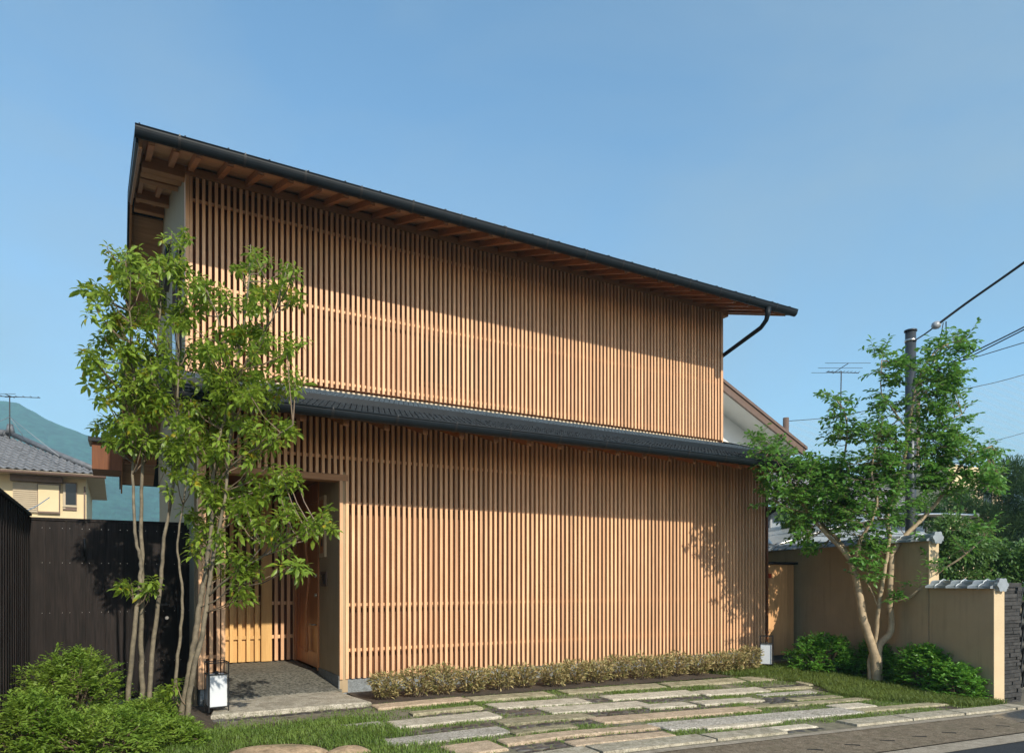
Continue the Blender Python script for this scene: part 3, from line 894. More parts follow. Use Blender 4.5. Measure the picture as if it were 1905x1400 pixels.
# ------------------------------------------------------------------ boundary wall on the right, with glazed tile capping
wall = empty('boundary_wall', (10.4, 6, -.2), 'stepped ochre plaster boundary wall with silver tile capping behind the tree', 'wall')
WA, WK = Vector((10.17, 4.95, 0)), .215
wd = Vector((WK, 1, 0)).normalized(); wn_ = Vector((-1, WK, 0)).normalized()      # along the wall, and its left face normal
def wpt(s, off, z): return WA + wd * s + wn_ * off + Vector((0, 0, z))
def wlen(Y): return (Y - WA.y) / wd.y
TW = .09
def wall_block(s0, s1, z0, z1, m, name, t=TW):
    mb = MB()
    mb.hexa([wpt(s0, t, z0), wpt(s0, -t, z0), wpt(s1, -t, z0), wpt(s1, t, z0), wpt(s0, t, z1), wpt(s0, -t, z1), wpt(s1, -t, z1), wpt(s1, t, z1)])
    return mb.build(name, m, wall)
S1 = wlen(5.92)
wall_block(.012, S1 - .001, -.4, 1.25, M['plaster_wall'], 'low_section')
wall_block(S1 + .012, wlen(12.5), -.4, 1.93, M['plaster_wall'], 'high_section')
wall_block(0.0, .011, -.4, 1.25, M['plaster_edge'], 'end_face', TW + .001)  # thin facing sheet, sunlight painted in as a lighter plaster
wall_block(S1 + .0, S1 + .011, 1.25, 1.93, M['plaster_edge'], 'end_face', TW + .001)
def capping(s0, s1, z, step):
    n = max(1, round((s1 - s0) / step)); w = (s1 - s0) / n
    prof = [(.16, -.02), (.155, .008), (.095, .030), (.070, .036), (.062, .062), (.038, .084), (0, .092), (-.038, .084), (-.062, .062), (-.070, .036), (-.095, .030), (-.155, .008), (-.16, -.02)]
    for i in range(n):
        a = s0 + i * w; b = a + w - .004
        mb = MB()
        ra = mb.addv([wpt(a, p, z + q) for p, q in prof]); rb = mb.addv([wpt(b, p, z + q) for p, q in prof])
        mb.quad_strip(ra, rb, False, True); mb.face(ra); mb.face(rb[::-1])
        mb.face([ra[0], ra[-1], rb[-1], rb[0]])
        o = mb.build('cap_tile', M['glaze'], wall)
        j = a + w * .5
        mb = MB()
        pr = [(.168, -.028), (.163, .002), (.155, .018), (.10, .042), (.076, .050), (.066, .074), (0, .104), (-.066, .074), (-.076, .050), (-.10, .042), (-.155, .018), (-.163, .002), (-.168, -.028)]
        mb.tube([wpt(j, p, z + q) for p, q in pr], .011, 7)
        mb.build('joint_roll', M['glaze'], o)
    # lobed end ornament
    mb = MB(); ring = []
    nl = 40
    for i in range(nl):
        t = 2 * math.pi * i / nl
        r = .088 + .010 * math.cos(6 * t)
        ring.append((r * math.cos(t) * 1.05, .028 + r * math.sin(t)))
    fa = mb.addv([wpt(s0 - .055, p, z + q) for p, q in ring]); fb = mb.addv([wpt(s0 - .002, p, z + q) for p, q in ring])
    mb.quad_strip(fa, fb); mb.face(fa); mb.face(fb[::-1])
    mb.build('end_tile', M['glaze'], wall)
capping(.0, S1 + .01, 1.27, .36)
capping(S1 - .02, wlen(12.3), 1.95, .36)

# wooden side gate between house and wall
gate = empty('side_gate', (10.35, 8.62, 0), 'pale cedar side gate with a red sticker between house and wall', 'gate')
gx = 9.86
for i in range(5):
    w = .17
    MB().box(gx + i * w + .002, gx + (i + 1) * w - .001, 8.62, 8.65, .03, 1.64).build('plank', M['gatewood'], gate)
MB().box(gx - .01, 10.78, 8.58, 8.68, 1.645, 1.69).build('header', M['black'], gate)
MB().box(gx - .012, gx + .0, 8.59, 8.67, 0, 1.643).build('post', M['backing'], gate)
st = MB().box(10.05, 10.12, 8.611, 8.6195, 1.40, 1.48).build('sticker', M['red'], gate)

# stacked stone pillar
pil = empty('stone_pillar', (10.62, 5.1, g(10.6, 5)), 'dark stacked stone gate pillar at the right end of the wall', 'pillar')
z = -.40; k = 0
px0, px1, py0, py1 = 10.40, 10.86, 5.02, 5.42
while z < 1.26:
    h = rnd.uniform(.036, .062)
    x = px0; 
    while x < px1 - .02:
        w = min(rnd.uniform(.16, .40), px1 - x)
        if px1 - x - w < .08: w = px1 - x
        MB().box(x + .003, x + w - .003, py0 + rnd.uniform(-.022, .014), py1, z + .003, z + h - .003).build('stone', M['slate'], pil)
        x += w
    z += h
MB().box(px0 - .01, px1 + .01, py0 - .01, py1 + .01, z + .001, z + .06).build('cap_stone', M['slate'], pil)
# dark slatted driveway gate beyond the pillar
dg = empty('driveway_gate', (11.3, 5.3, -.3), 'dark diagonal lattice gate partly hidden behind the stone pillar', 'gate')
for i in range(10):
    x = 10.9 + i * .12
    MB().bar((x, 5.3, -.2), (x + .5, 5.3, 1.2), .02, .03).build('bar', M['black'], dg)
    MB().bar((x + .5, 5.325, -.2), (x, 5.325, 1.2), .02, .03).build('bar', M['black'], dg)
MB().box(10.87, 12.6, 5.28, 5.35, 1.2, 1.26).build('frame', M['black'], dg)

# ------------------------------------------------------------------ paper lanterns
def lantern(x, y, z, rz, label):
    t = empty('paper_lantern', (0, 0, 0), label, 'lantern', 'black framed paper lanterns by the facade')
    w, h, b = .094, .50, .010
    def bar_(p, q): 
        return MB().bar(p, q, b, b)
    mb = MB()
    for sx in (-1, 1):
        for sy in (-1, 1):
            MB().box(sx * w - b / 2, sx * w + b / 2, sy * w - b / 2, sy * w + b / 2, 0, h).build('post', M['black'], t)
    for zz in (.045, h - .125, h - .006):
        for s_ in (-1, 1):
            MB().box(-w + b / 2, w - b / 2, s_ * w - b / 2 + .001, s_ * w + b / 2 - .001, zz - b / 2, zz + b / 2).build('frame_rail', M['black'], t)
            MB().box(s_ * w - b / 2 + .001, s_ * w + b / 2 - .001, -w + b / 2, w - b / 2, zz - b / 2, zz + b / 2).build('frame_rail', M['black'], t)
    k = w - .012
    MB().box(-k, k, -k, k, .050, h - .132).build('shade', M['paper'], t)
    MB().tube([(0, 0, h - .131), (0, 0, h - .10)], .018, 8).build('lamp_cap', M['black'], t)
    t.location = (x, y, z); t.rotation_euler = (0, 0, rz)
    return t
lantern(.90, 7.76, .030, .10, 'black framed paper lantern on the step slab at the entrance')
lantern(9.20, 7.93, g(9.2, 7.93), .62, 'black framed paper lantern on the ground by the side gate')

# ------------------------------------------------------------------ boulder
def boulder(name, c, rx, ry, rz, label, m, seed, grp=None):
    mb = MB(); nu, nv = 28, 12
    r = random.Random(seed)
    ph = [r.uniform(0, 6) for _ in range(6)]
    def fn(u, v):
        t = 2 * math.pi * u; s = v * math.pi / 2
        q = 1 + .06 * math.sin(3 * t + ph[0]) + .04 * math.sin(5 * t + ph[1]) + .03 * math.sin(4 * s + ph[2] + 2 * t)
        e = math.cos(s) ** .7
        return (c[0] + rx * q * e * math.cos(t), c[1] + ry * q * e * math.sin(t), c[2] + rz * math.copysign(abs(math.sin(s)) ** .9, s) * (1 + .05 * math.sin(2 * t + ph[3])))
    mb.grid(fn, lin(0, 1, nu), lin(-.3, .999, nv), True)
    return tag(mb.build(name, m), label, 'rock', grp)
p = gp(520, 1400)
BO = [(1.05, 5.66, .44, .27), (1.60, 5.50, .20, .16)]
boulder('boulder', (1.05, 5.66, -.06), .44, .27, .125, 'broad flat topped sandstone in the grass at the bottom edge', M['boulder'], 3)
boulder('boulder', (1.60, 5.50, -.05), .20, .16, .085, 'smaller low sandstone right of the broad one at the bottom edge', M['boulder'], 5)

# ------------------------------------------------------------------ plants
def smooth_path(pts, n=6):
    """Catmull-Rom through pts"""
    P = [Vector(p) for p in pts]
    P = [P[0] * 2 - P[1]] + P + [P[-1] * 2 - P[-2]]
    out = []
    for i in range(1, len(P) - 2):
        for k in range(n):
            t = k / n
            out.append(.5 * ((2 * P[i]) + (P[i+1] - P[i-1]) * t + (2*P[i-1] - 5*P[i] + 4*P[i+1] - P[i+2]) * t*t + (3*P[i] - P[i-1] - 3*P[i+1] + P[i+2]) * t*t*t))
    out.append(P[-2])
    return out
def limb(mb, pts, r0, r1, n=8, wob=.0):
    sp = smooth_path(pts)
    if wob:
        sp = [p + Vector((rnd.uniform(-wob, wob), rnd.uniform(-wob, wob), 0)) if 0 < i < len(sp) - 1 else p for i, p in enumerate(sp)]
    m_ = len(sp) - 1
    mb.tube(sp, [r0 + (r1 - r0) * i / m_ for i in range(m_ + 1)], n)
    return sp

def whorl_mesh(seed):
    """a forked twig tip with three rosettes of drooping leaves"""
    r = np.random.default_rng(seed)
    Vs, Qs, base = [], [], 0
    offs = [(0, 0, 0)] + [(.085 * math.cos(t) * k, .085 * math.sin(t) * k, z) for t, k, z in ((r.uniform(0, 2), 1.0, -.05), (r.uniform(2, 4), 1.1, -.09), (r.uniform(4, 6), .9, .05))][:int(r.integers(2, 4))]
    for off in offs:
        n = int(r.integers(9, 14))
        ang = np.arange(n) * 2.4 + r.uniform(0, 6) + r.normal(0, .2, n)
        el = np.linspace(-.55, .8, n) + r.normal(0, .14, n)
        D = np.stack([np.cos(ang) * np.cos(el), np.sin(ang) * np.cos(el), np.sin(el)], 1)
        P = np.stack([D[:, 0] * .008, D[:, 1] * .008, np.linspace(-.06, .012, n)], 1) + np.array([off])
        L = r.uniform(.085, .125, n) * np.linspace(1.08, .72, n)
        V, Q = leaf_arrays(P, D, np.tile([[0, 0, 1.0]], (n, 1)) + r.normal(0, .2, (n, 3)), L, L * r.uniform(.36, .45, n), .36)
        Vs.append(V); Qs.append(Q + base); base += len(V)
    return np_mesh('leaf_cluster', np.concatenate(Vs), np.concatenate(Qs), M['leafL'], True)
WH = [whorl_mesh(k) for k in range(12)]

def whorl_tree(name, label, stems, blobs, depth, base, dens, seed, csc):
    r = random.Random(seed)
    t = empty(name, base, label, 'tree', 'slim multi stemmed trees left of the entrance')
    mb = MB(); axis = []
    for pts, r0, r1 in stems:
        mb2 = MB()
        sp = limb(mb2, pts, r0, r1, 8, .006)
        axis += sp
        mb2.build('trunk', M['bark'], t)
    tw = MB()
    for (u, v, rad, dd) in blobs:
        n = max(2, int(math.pi * rad * rad / 1000.0 * dens + .5))
        for _ in range(n):
            a = r.uniform(0, 2 * math.pi); q = math.sqrt(r.random()) * rad
            d = depth + dd + r.gauss(0, .18)
            p = at(u + q * math.cos(a), v + q * math.sin(a) * 1.15, d)
            o = bpy.data.objects.new('leaf_cluster', WH[r.randrange(len(WH))]); COL.objects.link(o)
            o.parent = t; o.matrix_parent_inverse = PINV(t)
            o.location = p
            s_ = r.uniform(.8, 1.15) * csc; o.scale = (s_, s_, s_)
            o.rotation_euler = (r.gauss(0, .38), r.gauss(0, .38), r.uniform(0, 6.28))
            # twig back to the nearest lower part of a stem
            best = min(axis, key=lambda k: (k - p).length + max(0, k.z - (p.z - .22)) * 3)
            mid = best.lerp(p, .55) + Vector((0, 0, -.06))
            tw.tube([best, mid, p + Vector((0, 0, -.03)), p], [.0065, .005, .004, .0025], 5, False)
    tag(tw.build('twigs', M['twig'], t), kind='stuff')
    return t

D1, D2 = 6.35, 6.45
KA, KB = 6.35 / 7.95, 6.45 / 7.25                       # both stand well in front of the eaves
def st1(*p): return [at(u, v, d * (KA if d > 7.72 else KB)) for u, v, d in p]
def foot(u, v, d): return at(u, v, d) + Vector((0, 0, -.06))
b1 = at(250, 1308, 6.3)
stemsA = [
    ([foot(236, 1311, 6.25)] + st1((247, 1200, 7.75), (258, 1100, 7.8), (262, 1050, 7.85), (252, 990, 7.9), (247, 860, 7.95), (250, 720, 7.95), (243, 600, 7.9), (235, 470, 7.9)), 0.0222, 0.0051),
    ([foot(266, 1305, 6.35)] + st1((263, 1200, 7.95), (265, 1070, 8.0), (262, 960, 8.05), (270, 820, 8.05), (290, 700, 8.05), (300, 560, 8.0), (315, 470, 8.0)), 0.0237, 0.0051),
    ([foot(277, 1303, 6.35)] + st1((285, 1200, 8.0), (298, 1090, 8.05), (305, 1000, 8.05), (322, 900, 8.05), (330, 760, 8.05), (332, 600, 8.05), (331, 440, 8.05)), 0.0222, 0.0051),
    ([foot(322, 1296, 6.35)] + st1((333, 1200, 8.0), (340, 1100, 8.0), (330, 1010, 8.0), (345, 900, 8.0), (352, 780, 8.0)), 0.0163, 0.0051),
]
blobsA = [(u + (14 if u < 200 else 6 if u < 240 else 0), v, q, d) for (u, v, q, d) in [(217, 462, 26, 0), (245, 500, 34, 0), (255, 540, 36, .1), (172, 522, 20, -.1), (180, 545, 14, 0), (328, 440, 20, .1), (318, 480, 26, 0), (330, 520, 30, 0), (292, 520, 26, .2),
          (190, 600, 36, -.1), (235, 610, 42, 0), (275, 590, 34, .1), (322, 590, 34, 0), (170, 660, 26, -.2), (205, 670, 40, 0), (250, 680, 44, 0), (300, 660, 40, 0), (330, 660, 30, .1),
          (180, 715, 24, -.1), (225, 740, 40, 0), (275, 740, 40, .1), (320, 730, 36, 0), (235, 790, 30, 0), (300, 790, 44, 0), (165, 805, 22, 0), (190, 815, 14, .1), (340, 800, 36, 0), (300, 840, 28, 0),
          (345, 860, 34, 0), (325, 905, 22, 0), (276, 1082, 9, 0), (240, 1085, 5, 0)]]
whorl_tree('slender_tree', 'slim tree with four grey stems before the black fence, leaf clusters up to the eave', stemsA, blobsA, D1, b1, 1.30, 21, .75)
b2 = at(338, 1338, 6.2)
stemsB = [
    ([foot(333, 1340, 6.2)] + st1((350, 1260, 7.0), (362, 1190, 7.05), (372, 1120, 7.1), (383, 1060, 7.15), (395, 960, 7.2), (400, 850, 7.25), (425, 750, 7.3), (445, 650, 7.3), (462, 540, 7.3), (466, 455, 7.3)), 0.0311, 0.0051),
    ([foot(346, 1335, 6.18)] + st1((358, 1255, 6.95), (376, 1180, 7.0), (388, 1100, 7.05), (396, 1040, 7.1), (418, 930, 7.15), (425, 830, 7.2), (435, 760, 7.25), (420, 640, 7.3), (385, 540, 7.3)), 0.0252, 0.0051),
    (st1((386, 1110, 7.05), (430, 1070, 6.9), (480, 1040, 6.8), (530, 1005, 6.7), (585, 968, 6.65)), 0.0104, 0.0043),
    (st1((372, 1130, 7.1), (410, 1110, 6.95), (445, 1065, 6.85), (490, 1015, 6.8)), 0.0074, 0.0043),
    (st1((440, 700, 7.3), (480, 640, 7.25), (515, 570, 7.25), (536, 490, 7.25)), 0.0089, 0.0043),
    (st1((400, 900, 7.2), (450, 850, 7.0), (500, 820, 6.95), (545, 790, 6.95)), 0.0089, 0.0043),
]
blobsB = [(466, 465, 18, 0), (472, 500, 26, 0), (535, 490, 18, 0), (535, 525, 20, 0), (380, 535, 26, 0), (450, 545, 36, 0), (500, 560, 28, 0), (549, 550, 12, 0), (365, 590, 24, .1), (410, 610, 42, 0),
          (460, 610, 38, 0), (505, 620, 32, 0), (548, 640, 18, -.1), (380, 670, 36, .1), (430, 680, 44, 0), (480, 690, 42, 0), (527, 680, 28, -.1), (540, 720, 10, 0), (395, 740, 40, .1), (440, 760, 40, 0), (490, 735, 28, 0),
          (385, 800, 40, .1), (430, 820, 44, 0), (480, 805, 36, -.1), (515, 800, 18, -.2), (538, 790, 14, -.2), (375, 860, 34, .1), (425, 880, 44, 0), (480, 870, 38, -.1), (535, 872, 20, -.2), (510, 905, 30, -.2),
          (400, 930, 34, 0), (455, 930, 32, -.1), (490, 925, 26, -.2), (385, 990, 32, 0), (420, 1010, 36, -.1), (465, 990, 26, -.2), (500, 975, 24, -.4), (548, 975, 28, -.5), (585, 975, 20, -.5), (602, 960, 10, -.6),
          (520, 1010, 26, -.4), (480, 1040, 26, -.3), (440, 1050, 24, -.2), (540, 1040, 14, -.4), (455, 1085, 14, -.2), (325, 1272, 8, 0), (365, 960, 18, 0)]
whorl_tree('slender_tree', 'slim tree with two leaning stems beside the left lantern, branches across the entrance', stemsB, blobsB, D2, b2, 1.12, 22, .80)

# ---- spreading tree at the right
tR = empty('spreading_tree', gp(1630, 1272), 'broad small leaved tree with smooth twisted tan trunks before the right wall', 'tree')
DR = 10.55
def rp(*p): return [at(u, v, DR + d) for u, v, d in p]
base = gp(1630, 1272)
limbsR = [
    ([base + Vector((0, 0, -.08))] + rp((1628, 1225, 0), (1620, 1195, 0), (1606, 1150, 0), (1599, 1110, 0), (1592, 1075, 0), (1584, 1045, 0)), 0.0697, 0.0467),
    ([base + Vector((.10, .02, -.08))] + rp((1634, 1230, .05), (1636, 1200, .1), (1657, 1172, .1), (1655, 1120, .1), (1657, 1060, .1), (1658, 1030, .1)), 0.0574, 0.0425),
    ([base + Vector((-.07, .04, -.08))] + rp((1618, 1230, .1), (1628, 1195, .1), (1634, 1130, 0), (1642, 1080, 0), (1650, 1035, 0), (1655, 1000, 0)), 0.0369, 0.0255),
    (rp((1584, 1045, 0), (1565, 1020, 0), (1535, 990, .1), (1505, 955, .2), (1480, 915, .2), (1455, 875, .1), (1430, 840, 0)), 0.0369, 0.0102),
    (rp((1584, 1045, 0), (1560, 1005, .2), (1530, 975, .4), (1520, 940, .5), (1545, 900, .5), (1570, 850, .4), (1575, 780, .3), (1555, 740, .3)), 0.0328, 0.0085),
    (rp((1590, 1060, 0), (1598, 1010, -.2), (1620, 970, -.3), (1632, 930, -.3), (1622, 880, -.3), (1630, 820, -.2)), 0.0287, 0.0085),
    (rp((1655, 1000, 0), (1650, 960, 0), (1662, 920, 0), (1680, 870, 0), (1690, 800, 0), (1700, 740, 0), (1715, 690, 0), (1745, 650, 0), (1790, 630, -.1)), 0.0328, 0.0085),
    (rp((1658, 1030, .1), (1680, 1000, .2), (1715, 965, .2), (1750, 925, .2), (1775, 885, .1), (1800, 850, 0), (1845, 830, -.2)), 0.0410, 0.0102),
    (rp((1658, 1120, .1), (1690, 1112, -.1), (1715, 1090, -.2), (1745, 1065, -.3), (1790, 1035, -.5), (1830, 1000, -.6)), 0.0262, 0.0085),
    (rp((1690, 800, 0), (1660, 760, .1), (1640, 730, .1), (1640, 670, .1)), 0.0148, 0.0059),
    (rp((1680, 870, 0), (1720, 830, .2), (1750, 790, .2), (1790, 770, .1)), 0.0164, 0.0059),
    (rp((1505, 955, .2), (1470, 945, .2), (1440, 930, .2)), 0.0148, 0.0059),
    (rp((1634, 1130, 0), (1622, 1100, -.1), (1612, 1080, -.2), (1618, 1060, -.2)), 0.0115, 0.0051),
]
axR = []
for pts, r0, r1 in limbsR:
    mb2 = MB(); axR += limb(mb2, pts, r0, r1, 10, .004)[2:]
    mb2.build('trunk' if r0 > .036 else 'limb', M['bark2'], tR)
blobsR = [(1425, 835, 28, 0), (1450, 865, 40, 0), (1480, 900, 40, .1), (1440, 925, 26, .1), (1500, 945, 36, .2), (1520, 890, 36, .2), (1555, 880, 36, .3), (1545, 930, 40, .2), (1590, 920, 44, 0), (1500, 985, 22, .2), (1560, 975, 30, .2),
          (1548, 737, 13, .3), (1565, 765, 22, .3), (1580, 800, 26, .3), (1562, 815, 16, .3), (1640, 660, 14, .1), (1650, 690, 24, .1), (1690, 690, 30, 0), (1640, 730, 10, .1), (1720, 690, 26, 0), (1750, 655, 24, 0), (1785, 640, 20, -.1), (1800, 632, 10, -.1),
          (1765, 690, 24, 0), (1735, 735, 36, 0), (1775, 725, 18, 0), (1650, 750, 16, .1), (1690, 760, 28, 0), (1640, 745, 14, .1), (1690, 810, 38, 0), (1745, 790, 36, .1), (1790, 760, 14, .1), (1800, 785, 12, .1), (1630, 800, 26, -.1), (1640, 840, 36, -.1),
          (1690, 860, 44, 0), (1740, 840, 40, .1), (1785, 830, 28, 0), (1640, 890, 40, -.2), (1600, 870, 24, 0), (1840, 845, 22, -.2), (1815, 870, 30, -.1), (1770, 895, 34, .1), (1845, 890, 24, -.2), (1720, 900, 34, .1), (1680, 930, 34, 0),
          (1600, 980, 28, -.2), (1640, 960, 34, -.2), (1690, 985, 18, .1), (1610, 1030, 26, -.2), (1620, 1065, 22, -.2), (1628, 1010, 22, 0), (1700, 1070, 14, -.2), (1745, 1050, 14, -.3), (1672, 1112, 12, -.1), (1705, 1085, 10, -.2), (1790, 1020, 16, -.5), (1830, 990, 18, -.6), (1520, 1010, 16, .2)]
def spray_cloud(blobs, D, axis, dens, leaf, seed, twigmat, parent, mat_, dsd=.28, per=11, up=.35):
    r = np.random.default_rng(seed); rr = random.Random(seed)
    Ps, Ds = [], []
    tw = MB()
    for (u, v, rad, dd) in blobs:
        n = max(2, int(math.pi * rad * rad / 1000.0 * dens + .5))
        for _ in range(n):
            a = rr.uniform(0, 6.283); q = math.sqrt(rr.random()) * rad * .92
            if abs(u + q * math.cos(a) - 1694) < 17 and rr.random() < .7: continue          # open gap along the crown's middle
            c = at(u + q * math.cos(a), v + q * math.sin(a), D + dd + rr.gauss(0, dsd))
            best = min(axis, key=lambda k: (k - c).length_squared)
            d = (c - best)
            if d.length < .05: d = Vector((rr.gauss(0, 1), rr.gauss(0, 1), .5))
            d = (d.normalized() + Vector((rr.gauss(0, .6), rr.gauss(0, .6), rr.gauss(.15, .35)))).normalized()
            ln = rr.uniform(.12, .26)
            e = c + d * ln
            if rr.random() < .16 and (c - best).length < .7:
                tw.tube([best, best.lerp(c, .6) + Vector((0, 0, -.02)), c, e], [.008, .006, .004, .0015], 4, False)
            else:
                tw.tube([c - d * .05, c, e], [.0035, .003, .0012], 4, False)
            k = np.linspace(0, 1, per)
            P = np.array(c)[None] + np.array(d)[None] * (ln * k)[:, None]
            side = np.cross(np.array(d), [0, 0, 1.0]); side /= max(np.linalg.norm(side), 1e-6)
            sg = np.where(np.arange(per) % 2 == 0, 1, -1)[:, None]
            DD = np.array(d)[None] * .55 + side[None] * sg * .8 + r.normal(0, .28, (per, 3)) + np.array([[0, 0, -.05]])
            Ps.append(P + r.normal(0, .008, P.shape)); Ds.append(DD)
    P = np.concatenate(Ps); Dn = np.concatenate(Ds); n = len(P)
    L = r.uniform(.8, 1.2, n) * leaf
    V, Q = leaf_arrays(P, Dn, np.tile([[0, 0, 1.0]], (n, 1)) + r.normal(0, up, (n, 3)), L, L * r.uniform(.42, .52, n), .15)
    o = link('crown', np_mesh('crown', V, Q, mat_, True), parent)
    tag(o, kind='stuff')
    tag(tw.build('twigs', twigmat, parent), kind='stuff')
    return n
nl = spray_cloud(blobsR, DR, axR, 15.0, .086, 31, M['twig'], tR, M['leafR'], .20)

# ---- raised bed under the slim trees
def bed_h(x, y): return .23 * math.exp(-(((x - .12) / .55) ** 4 + ((y - 7.35) / .62) ** 4))
mb = MB(); mb.grid(lambda x, y: (x, y, -.03 + bed_h(x, y)), lin(-.8, 1.0, 16), lin(6.3, 8.5, 18), True)
tag(mb.build('planting_mound', M['soil']), kind='structure')
# ---- shrubs
def shrub(name, c, rx, ry, h, n, leaf, mat_, label, grp, seed, cat='shrub', wr=(.4, .5), bumpy=.12, sprig=.15, per=13):
    """foliage as sprigs (two ranks of leaves along a short shoot) over an uneven mound, with dark hollow inside"""
    r = np.random.default_rng(seed); rr = random.Random(seed)
    t = empty(name, c, label, cat, grp)
    ph = r.uniform(0, 6.28, 8)
    Ps, Ds, Ls = [], [], []
    mb = MB()
    for i in range(n // per):
        th = rr.uniform(0, 6.283); cz = rr.uniform(0, 1)
        sr = math.sqrt(max(0, 1 - cz ** 2.2)); q = rr.uniform(.45, 1.0) ** .5
        bump = 1 + bumpy * math.sin(3 * th + ph[0]) + bumpy * math.sin(5 * th + 4 * cz + ph[1]) + .8 * bumpy * math.sin(9 * th - 7 * cz + ph[2])
        p = np.array([c[0] + rx * sr * q * bump * math.cos(th), c[1] + ry * sr * q * bump * math.sin(th), c[2] + .03 + h * max(.03, cz) ** .8 * (.5 + .5 * q) * (.85 + .15 * bump)])
        d = np.array([math.cos(th) * sr, math.sin(th) * sr, .45 + .5 * cz]) + r.normal(0, .35, 3)
        d /= np.linalg.norm(d)
        ln = sprig * rr.uniform(.7, 1.5)
        k = np.linspace(.05, 1, per)
        bend = np.array([0, 0, -.25 * ln])
        P = p[None] - d[None] * ln * .6 + d[None] * (ln * k)[:, None] + bend[None] * (k ** 2)[:, None]
        side = np.cross(d, [0, 0, 1.0]); side /= max(1e-6, np.linalg.norm(side))
        sg = np.where(np.arange(per) % 2 == 0, 1, -1)[:, None]
        Ds.append(d[None] * .7 + side[None] * sg * .75 + r.normal(0, .22, (per, 3)))
        Ps.append(P); Ls.append(leaf * r.uniform(.75, 1.2, per) * (1.05 - .45 * k))
        if i % 4 == 0:
            b0 = Vector((c[0] + (p[0] - c[0]) * .25, c[1] + (p[1] - c[1]) * .25, c[2] - .03)); e = Vector(p - d * ln * .3)
            mb.tube([b0, b0.lerp(e, .5) + Vector((0, 0, .05)), e], [.007, .005, .003], 4, False)
    P = np.concatenate(Ps); D = np.concatenate(Ds); L = np.concatenate(Ls); m_ = len(P)
    V, Q = leaf_arrays(P, D, np.tile([[0, 0, 1.0]], (m_, 1)) + r.normal(0, .35, (m_, 3)), L, L * r.uniform(wr[0], wr[1], m_), .18)
    tag(link('foliage', np_mesh('foliage', V, Q, mat_, True), t), kind='stuff')
    tag(mb.build('stems', M['twig'], t), kind='stuff')
    return t

SG = 'feathery bright green shrubs at the lower left'
def gl(u, v): return gp(u, v)
FK = dict(wr=(.30, .40), bumpy=.15)
shrub('feathery_shrub', (-.34, 7.35, 0), .42, .48, .74, 9000, .055, M['shrubL'], 'tallest feathery green shrub against the left fence corner', SG, 41, **FK)
shrub('feathery_shrub', (-.56, 6.45, 0), .30, .5, .50, 5200, .055, M['shrubL'], 'feathery green shrub at the left edge below the side fence', SG, 42, **FK)
shrub('feathery_shrub', (-.10, 6.20, 0), .45, .46, .36, 7000, .055, M['shrubL'], 'low broad feathery shrub in the bottom left corner', SG, 43, **FK)
shrub('feathery_shrub', (.22, 6.92, .06), .28, .24, .24, 3200, .055, M['shrubL'], 'small feathery shrub at the foot of the slim stems', SG, 44, **FK)
shrub('feathery_shrub', (.36, 6.42, 0), .30, .32, .20, 3600, .055, M['shrubL'], 'low feathery shrub meeting the grass below the leaning stems', SG, 45, **FK)
shrub('feathery_shrub', (.40, 7.45, .16), .16, .18, .14, 1000, .05, M['shrubL'], 'small feathery plant on the bed between the two slim trees', SG, 46, **FK)

HG = 'low variegated plants along the house plinth'
hx = [2.70 + i * .375 for i in range(17)]
HLAB = ['by the entrance corner', 'second from the entrance corner', 'third from the entrance corner', 'fourth from the entrance corner', 'fifth from the entrance corner', 'sixth from the entrance corner', 'seventh from the entrance corner', 'eighth from the entrance corner',
        'ninth from the entrance corner', 'eighth from the right lantern', 'seventh from the right lantern', 'sixth from the right lantern', 'fifth from the right lantern', 'fourth from the right lantern', 'third from the right lantern', 'second from the right lantern', 'nearest the right lantern']
for i, x in enumerate(hx):
    r = np.random.default_rng(100 + i); n = 760
    c = (x + r.uniform(-.03, .03), 7.79 + r.uniform(-.04, .04), g(x, 7.79) - .01)
    t = empty('variegated_plant', c, 'low cream and green leaved plant in the plinth row, ' + HLAB[i], 'plant', HG)
    hh = r.uniform(.27, .37)
    th = r.uniform(0, 6.283, n); q = np.sqrt(r.random(n)); zz = r.random(n) ** .8
    P = np.stack([c[0] + .215 * q * np.cos(th) * (.55 + .45 * zz), c[1] + .22 * q * np.sin(th) * (.55 + .45 * zz), c[2] + .02 + hh * zz * (1 - .25 * q)], 1)
    D = np.stack([np.cos(th) * .7, np.sin(th) * .7, np.full(n, .55)], 1) + r.normal(0, .4, (n, 3))
    L = r.uniform(.04, .075, n)
    V, Q = leaf_arrays(P, D, r.normal(0, .5, (n, 3)) + np.array([[0, 0, 1.0]]), L, L * .30, .2)
    tag(link('foliage', np_mesh('foliage', V, Q, M['hedge'], True), t), kind='stuff')
    mb = MB()
    for k in range(12):
        a = rnd.uniform(0, 6.28)
        mb.tube([(c[0] + .04 * math.cos(a), c[1] + .04 * math.sin(a), c[2] - .02), (c[0] + .15 * math.cos(a), c[1] + .14 * math.sin(a), c[2] + hh * .8)], [.004, .002], 4, False)
    mb.build('stems', M['twig'], t)

